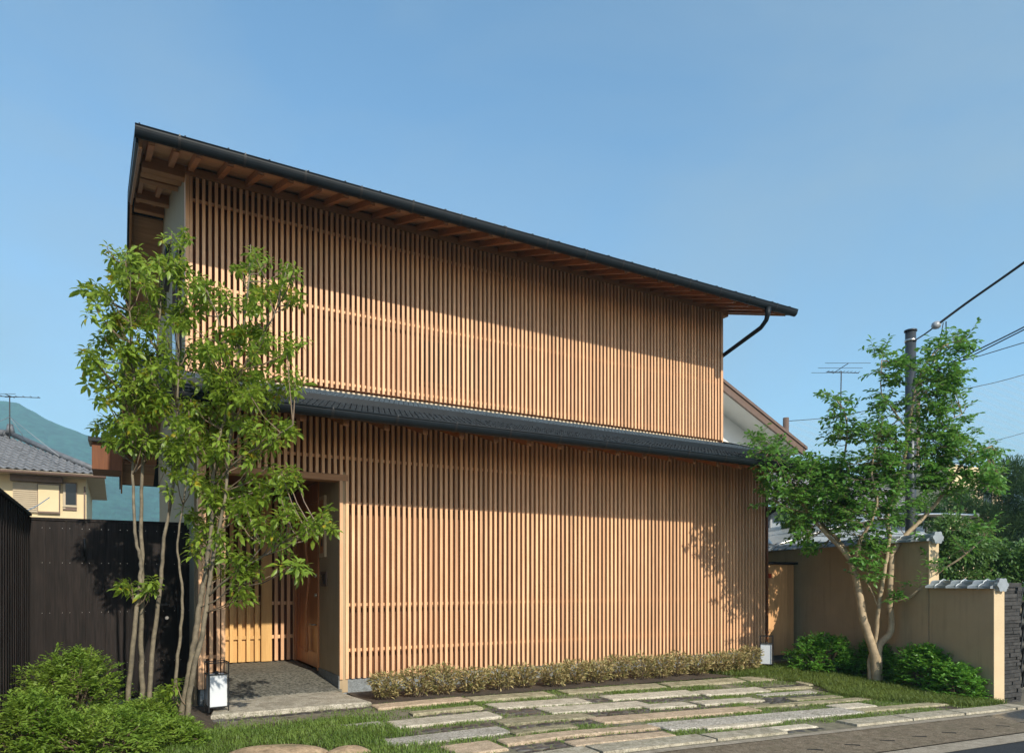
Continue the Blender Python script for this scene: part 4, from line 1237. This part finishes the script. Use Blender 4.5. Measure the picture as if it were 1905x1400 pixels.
RG = 'glossy dark green shrubs along the boundary wall'
p1 = gp(1560, 1256); p2 = gp(1690, 1268); p3 = gp(1770, 1290)
GK = dict(wr=(.40, .50), sprig=.22, per=11)
shrub('glossy_shrub', (9.98, 7.45, g(9.9, 7.45)), .56, .46, .58, 4600, .078, M['shrubR'], 'glossy green shrub behind the tree, left of its trunks', RG, 51, **GK)
shrub('glossy_shrub', (10.12, 5.92, g(10, 5.9)), .26, .52, .64, 4200, .078, M['shrubR'], 'glossy green shrub right of the twisted trunks against the wall', RG, 52, **GK)
shrub('glossy_shrub', (10.26, 6.78, g(10.2, 6.8)), .26, .36, .58, 2600, .078, M['shrubR'], 'glossy green shrub directly behind the twisted trunks', RG, 54, **GK)
shrub('glossy_shrub', (9.98, 5.38, g(10, 5.4)), .28, .32, .44, 2600, .078, M['shrubR'], 'lowest glossy shrub near the end of the wall', RG, 53, **GK)

# ---- grass in the joints, lawn and ground cover
def blades(name, pts, hmin, hmax, wd, m, label, seed, lean=(.2, .9)):
    r = np.random.default_rng(seed); P = np.array(pts); n = len(P)
    a = r.uniform(0, 6.283, n); D = np.stack([np.cos(a), np.sin(a)], 1)
    V, Q = blade_arrays(P, D, r.uniform(hmin, hmax, n), r.uniform(.7, 1.3, n) * wd, r.uniform(lean[0], lean[1], n))
    o = link(name, np_mesh(name, V, Q, m, False))
    return tag(o, label, 'grass', kind='stuff')
def inside(x, y, lst, mg=.0):
    for q in lst:
        if q[0] - mg < x < q[1] + mg and q[2] - mg < y < q[3] + mg: return True
    return False
pts = []
S_ = [(a, b, c_, d) for (a, b, c_, d, k) in STONES]
while len(pts) < 54000:
    x = rnd.uniform(.6, 9.6); y = rnd.uniform(4.70, 7.50)
    if inside(x, y, S_, -.012): continue
    if inside(x, y, COBBLES) and rnd.random() > .06: continue
    if x < 2.4 and y > 6.95 and rnd.random() > .35: continue
    f = math.sin(x * 2.1 + y * 3.7) + math.sin(x * 5.3 - y * 2.2) + .8 * math.sin(x * 9.1 + y * 6.3)
    if rnd.random() > .55 + .25 * f: continue
    pts.append((x, y, g(x, y) - .022))
blades('joint_grass', pts, .014, .040, .006, M['grass'], 'short grass growing in the joints between the paving stones', 61, (.3, 1.0))
pts = []
def lawn_h(x, y): return .05 * math.exp(-((x - .9) ** 2 / .8 + (y - 6.4) ** 2 / .2))
while len(pts) < 30000:
    x = rnd.uniform(-.3, 2.35); y = rnd.uniform(4.75, 6.98)
    if inside(x, y, S_, -.01): continue
    if x > 1.75 and rnd.random() < (x - 1.75) * 1.4: continue
    if y > 6.70 + .18 * math.sin(x * 4) and rnd.random() < .85: continue
    if any(((x - q[0]) / q[2]) ** 2 + ((y - q[1]) / q[3]) ** 2 < 1 for q in BO): continue
    pts.append((x, y, -.014 + lawn_h(x, y)))
mb = MB(); mb.grid(lambda x, y: (x, y, -.010 + lawn_h(x, y) - (.03 if (x > 2.0 or y > 6.9) else 0)), lin(-.4, 2.1, 12), lin(4.73, 7.0, 12), True)
tag(mb.build('lawn_mound', M['soil']), kind='structure')
blades('lawn_grass', pts, .03, .062, .006, M['grass'], 'lush bright grass round the boulders at the lower left', 62, (.3, 1.0))
pts = []
def cov_in(x, y):
    xl = 8.55 + .25 * math.sin(y * 3) + .3 * max(0, 6.2 - y) - .5 * max(0, y - 6.8)
    xr = WA.x + WK * (y - WA.y) - .10
    return xl < x < xr and 4.78 < y < 8.0
while len(pts) < 30000:
    x = rnd.uniform(7.8, 10.9); y = rnd.uniform(4.75, 8.0)
    if cov_in(x, y): pts.append((x, y, g(x, y) - .02 + .05 * math.exp(-((x - 9.8) ** 2 + (y - 6.4) ** 2))))
mb = MB(); mb.grid(lambda x, y: (min(x, WA.x + WK * (y - WA.y) - .1), y, g(x, y) - .022 + .05 * math.exp(-((x - 9.8) ** 2 + (y - 6.4) ** 2))), lin(8.6, 10.8, 10), lin(4.76, 8.3, 12))
tag(mb.build('planting_mound', M['soil']), kind='structure')
blades('ground_cover', pts, .04, .09, .007, M['grassR'], 'dark grassy ground cover round the foot of the right tree', 63, (.4, 1.2))

# ------------------------------------------------------------------ background: neighbouring houses, poles, trees, hill
def tile_slope(mb, p00, p10, p01, p11, cols, rows, amp=.05, lip=.03):
    """rows of curved pantiles over the quad p00-p10 (eave) to p01-p11 (ridge side)"""
    p00, p10, p01, p11 = map(Vector, (p00, p10, p01, p11))
    nrm = (p10 - p00).cross(p01 - p00).normalized()
    prof = [(0, 0), (.18, .8), (.36, 1.0), (.55, .35), (.8, -.1), (1.0, 0)]
    for j in range(rows):
        t0, t1 = j / rows, min(1, (j + 1.12) / rows)
        a0, b0 = p00.lerp(p01, t0), p10.lerp(p11, t0)
        a1, b1 = p00.lerp(p01, t1), p10.lerp(p11, t1)
        w0 = (b0 - a0).length
        for i in range(cols):
            # keep tile width constant: drop tiles past the hip
            e0, e1 = (p10 - p00), None
            wfull = (p10 - p00).length
            k0, k1 = i * wfull / cols, (i + 1) * wfull / cols
            if k1 > w0 + 1e-6: break
            f0, f1 = k0 / w0, k1 / w0
            w1 = (b1 - a1).length
            if k1 > w1: g1b = 1.0
            ra = []; rb = []
            for u, h in prof:
                f = f0 + (f1 - f0) * u
                kk = k0 + (k1 - k0) * u
                ra.append(a0.lerp(b0, f) + nrm * (h * amp + lip))
                rb.append(a1.lerp(b1, min(1, kk / max(w1, .01))) + nrm * (h * amp))
            rc = [p - nrm * lip for p in ra]
            ia, ib, ic = mb.addv(ra), mb.addv(rb), mb.addv(rc)
            mb.quad_strip(ia, ib, False, True); mb.quad_strip(ic, ia, False, False)

nb = empty('neighbour_house', (-5, 30, 0), 'cream neighbouring house with grey pantile hip roof behind the left fence', 'house')
NY, NE, NZ, NX = 29.6, 28.9, 5.08, -.35
MB().box(-14, -.92, NY, NY + 7, 0, NZ + .15).build('wall', M['cream'], nb)
RZ, RYY, RXX = 6.85, 32.8, -3.55
mb = MB()
mb.hexa([(-15, NE, NZ - .06), (NX, NE, NZ - .06), (NX, NE + 8.2, NZ - .06), (-15, NE + 8.2, NZ - .06), (-15, NE, NZ + .02), (NX, NE, NZ + .02), (NX, NE + 8.2, NZ + .02), (-15, NE + 8.2, NZ + .02)])
mb.build('eave_soffit', M['beige'], nb)
mb = MB()
i = mb.addv([(-15, NE + .02, NZ + .022), (NX - .02, NE + .02, NZ + .022), (NX - .02, NE + 8.2, NZ + .022), (-15, NE + 8.2, NZ + .022), (-15, RYY, RZ - .03), (RXX, RYY, RZ - .03)])
for f in ((0, 1, 5, 4), (1, 2, 5), (2, 3, 4, 5), (3, 0, 4)): mb.face([i[k] for k in f])
nroof = mb.build('roof', M['kawara'], nb)
mb = MB()
# mirrored so that the straight side lies left and the hip right
tile_slope(mb, (-9, NE, NZ + .03), (NX, NE, NZ + .03), (-9, RYY, RZ), (RXX, RYY, RZ), 36, 13, .05, .035)
tag(mb.build('roof_tiles', M['kawara'], nroof), kind='stuff')
MB().tube([(NX, NE, NZ + .10), (NX + (RXX - NX) * .5, NE + (RYY - NE) * .5, (NZ + RZ) / 2 + .10), (RXX, RYY, RZ + .14)], .10, 8).build('hip_ridge', M['kawara'], nroof)
MB().tube([(RXX, RYY, RZ + .12), (-9, RYY, RZ + .12)], .13, 8).build('ridge', M['kawara'], nroof)
MB().tube([(RXX + .05, RYY - .1, RZ + .1), (RXX + .05, RYY - .1, RZ + .45)], [.16, .10], 10).build('ridge_end_tile', M['kawara'], nroof)
MB().tube([(-15, NE - .08, NZ - .04), (NX + .05, NE - .08, NZ - .06)], .055, 8).build('gutter', M['brown'], nb)
def npx(u, v): return on_y(u, v, NY)
def nbox(u0, u1, v0, v1, y0, y1, name, m, parent=nb):
    a, b = npx(u0, v1), npx(u1, v0)
    return MB().box(a.x, b.x, NY + y0, NY + y1, a.z, b.z).build(name, m, parent)
sh = nbox(24, 70, 899, 952, -.07, -.002, 'shutter', M['beige'])
a = npx(24, 952); b = npx(70, 899)
for k in range(14):
    z0 = a.z + .03 + k * (b.z - a.z - .06) / 14
    MB().box(a.x + .02, b.x - .02, NY - .095, NY - .071, z0, z0 + .045).build('slat', M['beige'], sh)
w_ = nbox(70.6, 112, 901, 954, -.12, -.003, 'sliding_panel', M['brown'])
nbox(71.5, 110, 903.5, 951, -.135, -.121, 'panel_sheet', M['cream'], w_)
w_ = nbox(117, 143, 898, 948, -.06, -.004, 'window', M['brown'])
nbox(122.5, 141.5, 900, 940, -.065, -.061, 'pane', M['darkglass'], w_)
nbox(117.5, 122, 900, 946, -.068, -.062, 'sash', M['beige'], w_)
nbox(117, 143, 940, 942.5, -.10, -.069, 'guard_rail', M['beige'], w_)
nbox(156, 159, 905, 965, -.10, -.02, 'downpipe', M['brown'])
nbox(20, 117, 888, 894, -.25, -.005, 'shutter_box', M['brown'])

def antenna(top, base, label, els, m=M['wire'], rot=0):
    t = empty('tv_antenna', base, label, 'antenna')
    MB().tube([base, top], .022, 6).build('mast', m, t)
    for (dz, ln, n, ang, hw) in els:
        c = Vector(top) + Vector((0, 0, dz))
        d = Vector((math.cos(ang), math.sin(ang), 0)); q = Vector((-d.y, d.x, .0))
        b = MB().tube([c - d * ln * .45, c + d * ln * .55], .014, 6).build('boom', m, t)
        for k in range(n):
            e = c + d * ln * (-.42 + .95 * k / max(1, n - 1))
            MB().tube([e - q * hw + Vector((0, 0, .02)), e + q * hw + Vector((0, 0, .02))], .009, 5).build('element', m, b)
    return t
mt, mb_ = at(18, 736, 26.6), at(18, 820, 26.6)
antenna(mt, mb_, 'thin tv antenna on a mast above the grey pantile roof', [(-.03, 1.9, 8, -.35, .10), (.0, .5, 2, 1.1, .35)])
gw = MB()
for k, (a, b) in enumerate((((18, 775, 26.6), (110, 848, 24.5)), ((18, 775, 26.6), (-60, 810, 24.5)), ((18, 775, 26.6), (60, 835, 28)))):
    tag(MB().tube([at(*a), at(*b)], .012, 5).build('guy_wire', M['insul']), ['pale guy wire from the left antenna down to the roof on the right', 'pale guy wire from the left antenna out of the picture', 'short pale guy wire from the left antenna down to the ridge'][k], 'wire')
wp = [at(-20, 915, 12), at(20, 955, 12.5), at(60, 945, 14), at(92, 925, 17)]
tag(MB().tube(smooth_path(wp, 8), .011, 5).build('service_cable', M['insul']), 'white cable sagging in front of the cream neighbouring house', 'cable')

# white gabled neighbour behind the right end of the house
wg = empty('gabled_house', (20, 21, 0), 'white gabled house with brown verge showing beyond the upper lattice', 'house')
v0, v1 = on_y(1345, 712, 19.0), on_y(1495, 833, 19.0)
sl = (v1.z - v0.z) / (v1.x - v0.x)
ax = v0.x - 5.0
def vz(x): return v0.z + sl * (x - v0.x)
MB().prism([(ax, 20.2, 0), (v1.x - .95, 20.2, 0), (v1.x - .95, 20.2, vz(v1.x - .95) - .22), (ax, 20.2, vz(ax) - .22)], (0, 5, 0)).build('wall', M['white_wall'], wg)
MB().hexa([(ax, 19.05, vz(ax) - .22), (v1.x, 19.05, vz(v1.x) - .22), (v1.x, 25, vz(v1.x) - .22), (ax, 25, vz(ax) - .22), (ax, 19.05, vz(ax) - .10), (v1.x, 19.05, vz(v1.x) - .10), (v1.x, 25, vz(v1.x) - .10), (ax, 25, vz(ax) - .10)]).build('soffit', M['white_wall'], wg)
MB().hexa([(ax, 18.95, vz(ax) - .30), (v1.x + .05, 18.95, vz(v1.x + .05) - .30), (v1.x + .05, 19.045, vz(v1.x + .05) - .30), (ax, 19.045, vz(ax) - .30), (ax, 18.95, vz(ax) - .02), (v1.x + .05, 18.95, vz(v1.x + .05) - .02), (v1.x + .05, 19.045, vz(v1.x + .05) - .02), (ax, 19.045, vz(ax) - .02)]).build('bargeboard', M['brown'], wg)
MB().hexa([(ax, 18.90, vz(ax) - .018), (v1.x + .12, 18.90, vz(v1.x + .12) - .018), (v1.x + .12, 25, vz(v1.x + .12) - .018), (ax, 25, vz(ax) - .018), (ax, 18.90, vz(ax) + .10), (v1.x + .12, 18.90, vz(v1.x + .12) + .10), (v1.x + .12, 25, vz(v1.x + .12) + .10), (ax, 25, vz(ax) + .10)]).build('roof', M['brown'], wg)

# low tiled house behind the right wall
lh = empty('tiled_house', (21, 17, 0), 'low house with grey tiled roof and grey horizontal siding behind the right tree', 'house')
MB().box(17.0, 27.0, 15.8, 21, 0, 3.75).build('wall', M['slate'], lh)
for k in range(12):
    z0 = 1.2 + k * .21
    MB().hexa([(16.99, 15.74, z0), (27, 15.74, z0), (27, 15.795, z0 + .02), (16.99, 15.795, z0 + .02), (16.99, 15.77, z0 + .2), (27, 15.77, z0 + .2), (27, 15.795, z0 + .2), (16.99, 15.795, z0 + .2)]).build('siding_board', M['glaze'], lh)
MB().tube([(18.35, 15.65, 1.0), (18.35, 15.65, 3.7)], .05, 8).build('downpipe', M['insul'], lh)
mb = MB(); mb.hexa([(16.2, 15.0, 3.72), (27.8, 15.0, 3.72), (27.8, 18.5, 5.42), (16.2, 18.5, 5.42), (16.2, 15.0, 3.80), (27.8, 15.0, 3.80), (27.8, 18.5, 5.50), (16.2, 18.5, 5.50)])
lr = mb.build('roof', M['kawara'], lh)
mb = MB(); tile_slope(mb, (16.2, 14.98, 3.82), (27.8, 14.98, 3.82), (16.2, 18.5, 5.52), (27.8, 18.5, 5.52), 46, 14, .045, .03)
tag(mb.build('roof_tiles', M['kawara'], lr), kind='stuff')
MB().tube([(16.2, 18.5, 5.6), (27.8, 18.5, 5.6)], .14, 8).build('ridge', M['kawara'], lr)
antenna(at(1565, 690, 27), at(1563, 820, 27), 'tv antenna on a mast above the roofs beside the spreading tree', [(0.12, 1.3, 3, 1.05, .85), (-.05, 1.3, 9, -.40, .12), (-1.1, .7, 5, -.3, .18)])

# cream building far behind
cbp = at(1700, 960, 36)
cb = empty('cream_building', cbp, 'cream building with a flat ledge behind the steel pole', 'building')
c0, c1 = at(1690, 960, 36), at(1800, 872, 36)
MB().box(c0.x, c0.x + 5.0, c0.y - 2, c0.y + 3, 0, c1.z).build('wall', M['cream'], cb)
MB().box(c0.x - .1, c0.x + 5.1, c0.y - 2.2, c0.y - 2.001, 4.2, 4.45).build('ledge', M['beige'], cb)
for k in range(2):
    w_ = MB().box(c0.x + .9 + k * 2, c0.x + 1.9 + k * 2, c0.y - 2.05, c0.y - 2.001, 4.9, 6.0).build('window', M['beige'], cb)
    MB().box(c0.x + 1.0 + k * 2, c0.x + 1.8 + k * 2, c0.y - 2.06, c0.y - 2.051, 5.0, 5.9).build('pane', M['darkglass'], w_)

# carport with arched translucent roof
cp = empty('carport', at(1700, 1000, 15), 'arched translucent carport roof on grey ribs behind the boundary wall', 'carport')
FL, FR, BR_, BL_ = at(1436, 1013, 13.95), at(1818, 962, 15.3), at(1790, 966, 19), at(1415, 985, 19)
def cpf(a, b):
    p = (FL.lerp(FR, a)).lerp(BL_.lerp(BR_, a), b)
    return p + Vector((0, 0, .28 * math.sin(math.pi * min(1, a * .92)) ))
mb = MB(); mb.grid(lambda a, b: cpf(a, b), lin(0, 1, 16), lin(0, 1, 6), True); mb.build('roof_sheet', M['poly'], cp)
for b in lin(0, 1, 6):
    mb = MB(); mb.tube([cpf(a, b) + Vector((0, 0, -.03)) for a in lin(0, 1, 16)], .032, 6); mb.build('rib', M['steel'], cp)
for a in (0, 1):
    mb = MB(); mb.tube([cpf(a, b) + Vector((0, 0, -.02)) for b in lin(0, 1, 4)], .045, 6); mb.build('edge_beam', M['steel'], cp)
for b in (.25, .8):
    q = cpf(.02, b); MB().tube([(q.x, q.y, -.2), (q.x, q.y, q.z - .02)], .05, 8).build('post', M['steel'], cp)

# steel pole with overhead wires
pb = at(1693, 1100, 13.6); ptop = at(1694, 617, 13.6)
po = empty('steel_pole', (ptop.x, ptop.y, 0), 'dark steel utility pole rising through the spreading tree', 'pole')
MB().tube([(ptop.x, ptop.y, -.2), (ptop.x, ptop.y, ptop.z)], .095, 14).build('shaft', M['pole'], po)
MB().tube([(ptop.x, ptop.y, ptop.z + .001), (ptop.x, ptop.y, ptop.z + .03)], .115, 14).build('cap', M['pole'], po)
MB().tube([(ptop.x, ptop.y, ptop.z - .20), (ptop.x, ptop.y, ptop.z - .15)], .105, 14).build('band', M['steel'], po)
def wire(pts, r, label, m=None, n=10):
    return tag(MB().tube(smooth_path(pts, n), r, 5).build('overhead_wire', m or M['wire']), label, 'wire')
ins0 = at(1742, 605, 13.3)
wire([at(1700, 634, 13.5), at(1722, 620, 13.4), ins0], .014, 'short steel strand from pole top to insulator')
ins = empty('insulator', ins0, 'round grey strain insulator on the wire beside the pole top', 'insulator')
MB().tube([ins0 + Vector((-.09, 0, -.03)), ins0 + Vector((-.05, 0, -.015)), ins0 + Vector((.03, 0, .015)), ins0 + Vector((.10, 0, .04))], [.02, .07, .075, .03], 10).build('body', M['insul'], ins)
wire([ins0, at(1800, 562, 12.9), at(1905, 488, 12), at(2100, 345, 10.5)], .024, 'thick black cable rising from the insulator to the right edge')
wire([at(1760, 598, 13.2), at(1757, 640, 13.2), at(1725, 690, 13.4), at(1700, 740, 13.5)], .011, 'black cable looping down from the thick cable to the pole')
wire([at(1755, 600, 13.2), at(1745, 640, 13.2), at(1712, 700, 13.4), at(1698, 760, 13.5)], .009, 'thinner cable looping down beside the pole')
wire([at(1700, 705, 13.5), at(1790, 664, 13), at(1905, 608, 12), at(2100, 505, 10.5)], .012, 'upper of the twin wires crossing right of the tree')
wire([at(1700, 708, 13.5), at(1790, 670, 13), at(1905, 613, 12), at(2100, 515, 10.5)], .011, 'lower of the twin wires crossing right of the tree')
wire([at(1700, 690, 13.6), at(1790, 671, 13.6), at(1905, 637, 13), at(2100, 580, 12)], .008, 'thin wire below the twin wires right of the tree')

# sports net with its posts far behind
def net_mat():
    t = MT('sports net')
    p = t.pos((1, 1, 1))
    w1 = t.new('ShaderNodeTexWave'); w1.inputs['Scale'].default_value = 1.1; w1.bands_direction = 'DIAGONAL'
    t.l.new(p, w1.inputs['Vector'])
    r = t.ramp(w1.outputs['Fac'], [(.3, (.10, .10, .10)), (.8, (.22, .22, .22))])
    tr = t.new('ShaderNodeBsdfTransparent')
    t.fin((.30, .36, .40), .9)
    mx = t.new('ShaderNodeMixShader'); t.l.new(r, mx.inputs[0])
    t.l.new(tr.outputs[0], mx.inputs[1]); t.l.new(t.b.outputs[0], mx.inputs[2])
    t.l.new(mx.outputs[0], t.n['Material Output'].inputs['Surface'])
    return t.m
ND = 62
nn = empty('sports_net', at(1700, 950, ND), 'tall faint sports ground net on brown posts behind the right tree', 'net')
netm = net_mat()
tops = [(1462, 783), (1706, 735), (1990, 668), (2400, 575)]
for (u, v), (u2, v2) in zip(tops, tops[1:]):
    a, b = at(u, v, ND), at(u2, v2, ND)
    mb = MB()
    n_ = 8
    idx = [mb.addv([(a.lerp(b, k / n_).x, a.lerp(b, k / n_).y, q) for k in range(n_ + 1)]) for q in (0.5,)] 
    up = mb.addv([Vector((a.lerp(b, k / n_).x, a.lerp(b, k / n_).y, a.lerp(b, k / n_).z - .5 * math.sin(math.pi * k / n_))) for k in range(n_ + 1)])
    mb.quad_strip(idx[0], up, False)
    mb.build('netting', netm, nn)
    MB().tube([a.lerp(b, k / n_) - Vector((0, 0, .5 * math.sin(math.pi * k / n_))) for k in range(n_ + 1)], .03, 5).build('top_cable', M['wire'], nn)
    MB().tube([(a.lerp(b, k / n_) - Vector((0, 0, 5.2 + .4 * math.sin(math.pi * k / n_)))) for k in range(n_ + 1)], .022, 5).build('mid_cable', M['wire'], nn)
for (u, v) in tops[:3]:
    a = at(u, v - 6, ND); MB().tube([(a.x, a.y, 0), a], .26, 10).build('post', M['brown'], nn)

# pine and other greenery at the right
def bg_tree(name, label, c, blobs, depth, trunk, mat_, leaf, n_per, seed, grp, needles=False, wr=(.4, .5)):
    r = np.random.default_rng(seed)
    t = empty(name, c, label, 'tree', grp)
    mb = MB()
    for pts, r0, r1 in trunk:
        limb(mb, pts, r0, r1, 7, .02)
    mb.build('trunk', M['bark'], t)
    Ps, Ds = [], []
    for (u, v, rad, dd) in blobs:
        n = int(n_per * rad * rad / 900.0)
        c_ = np.array(at(u, v, depth + dd)); R = rad / PXF * depth
        d = unit(r.normal(0, 1, (n, 3))); q = r.random(n) ** .45
        lump = 1 + .25 * np.sin(5 * np.arctan2(d[:, 1], d[:, 0]) + u) * np.cos(4 * d[:, 2] + v)
        P = c_[None] + d * (q * lump * R)[:, None] * np.array([[1, 1, .75]])
        Ps.append(P)
        Ds.append(d * .8 + np.array([[0, 0, .5 if needles else -.1]]) + r.normal(0, .4, (n, 3)))
    P = np.concatenate(Ps); D = np.concatenate(Ds); n = len(P)
    L = leaf * r.uniform(.7, 1.3, n)
    V, Q = leaf_arrays(P, D, np.tile([[0, 0, 1.0]], (n, 1)) + r.normal(0, .5, (n, 3)), L, L * (.06 if needles else 1) * (1 if needles else r.uniform(wr[0], wr[1], n)), .1)
    tag(link('crown', np_mesh('crown', V, Q, mat_, True), t), kind='stuff')
    return t
pD = 20
bg_tree('pine_tree', 'dark pine with layered needle pads at the right edge', (at(1850, 1100, pD).x, at(1850, 1100, pD).y, 0),
        [(1880, 880, 34, 0), (1850, 905, 34, .3), (1905, 920, 40, -.3), (1940, 890, 40, 0), (1830, 960, 34, 0), (1870, 965, 40, .2), (1915, 985, 44, -.2), (1800, 945, 22, .3), (1860, 1010, 36, 0), (1900, 1040, 44, 0), (1815, 1000, 24, .2), (1960, 960, 60, 0)],
        pD, [([at(1895, 1150, pD), at(1890, 1060, pD), at(1870, 980, pD), at(1880, 890, pD)], .16, .05), ([at(1885, 1040, pD), at(1850, 1000, pD), at(1805, 955, pD)], .07, .03)], M['pine'], .17, 1500, 71, None, True)
BG = 'leafy green trees and hedges behind the right wall'
for k, (lab, blobs, dep) in enumerate([
    ('leafy green hedge just above the low section of the right wall', [(1770, 985, 36, 0), (1800, 1020, 44, 0), (1760, 1040, 30, 0), (1850, 1040, 46, .3), (1890, 1080, 40, 0), (1800, 1075, 34, 0), (1760, 1075, 22, 0), (1850, 1100, 40, 0), (1920, 1040, 50, 0)], 13.5),
    ('leafy bush between the house corner and the carport roof', [(1470, 960, 24, 0), (1495, 940, 24, .3), (1520, 965, 26, 0), (1480, 985, 16, 0), (1545, 960, 24, .4)], 17.5),
    ('leafy tree behind the carport below the cream building', [(1720, 945, 28, 0), (1760, 940, 30, .3), (1790, 925, 26, .4), (1690, 960, 24, 0), (1740, 965, 24, 0), (1650, 955, 24, .5)], 22)]):
    c = at(blobs[0][0], 1100, dep)
    bg_tree('leafy_tree', lab, (c.x, c.y, 0), blobs, dep, [([Vector((c.x, c.y, -.2)), Vector((c.x + .1, c.y, .8)), at(blobs[0][0], blobs[0][1], dep)], .06, .02)], M['bush'], .085 if dep < 15 else .12, 900 if dep < 15 else 700, 80 + k, BG)

# wooded hill far behind on the left
HD = 900.0
prof = [(-900, 690), (-500, 705), (-200, 722), (-80, 738), (0, 745), (30, 748), (60, 764), (90, 782), (130, 797), (170, 812), (200, 828), (260, 850), (340, 880), (500, 930), (800, 985), (1200, 1010), (1600, 1000), (1900, 1010), (2400, 990)]
def hillv(u):
    for (a, b), (c_, d) in zip(prof, prof[1:]):
        if a <= u <= c_: return b + (d - b) * (u - a) / (c_ - a)
    return prof[-1][1]
us = [-900 + 3300 * i / 420 for i in range(421)]
r = random.Random(5)
jit = {}
mb = MB()
rows = []
tv = lin(0, 1, 34) + [1.15, 1.4]
for j, t in enumerate(tv):
    ring = []
    for u in us:
        top = at(u, hillv(u), HD).z
        d = 480 + (HD - 480) * t
        e = min(t, 1)
        z = top * (e ** 1.1) * (1 if t <= 1 else max(0, 1 - (t - 1) * 2.2))
        if 0 < t <= 1:
            z += (9 * math.sin(u * .03 + t * 5) * math.sin(t * 9 + u * .011)) * e * (1 - e) * 2
            z += r.uniform(-1.8, 1.8) * (.35 + .65 * (1 - e))
        p = at(u, HOR, d)
        ring.append((p.x, p.y, z if t > 0 else -2))
    rows.append(mb.addv(ring))
for a, b in zip(rows, rows[1:]): mb.quad_strip(a, b, False, False)
tag(mb.build('hills', M['hill']), kind='structure')

# air between the camera and the hill
hz = MB().box(-1500, 2600, -70, 2700, -3, 275)
haze = hz.build('haze', None)
tag(haze, kind='stuff')
hm = bpy.data.materials.new('haze air'); hm.use_nodes = True
hn = hm.node_tree; hn.nodes.clear()
ho = hn.nodes.new('ShaderNodeOutputMaterial'); hv = hn.nodes.new('ShaderNodeVolumePrincipled')
hv.inputs['Color'].default_value = (.46, .82, 1.0, 1); hv.inputs['Density'].default_value = .0006
hv.inputs['Anisotropy'].default_value = 0
hn.links.new(hv.outputs[0], ho.inputs['Volume'])
haze.data.materials.append(hm)
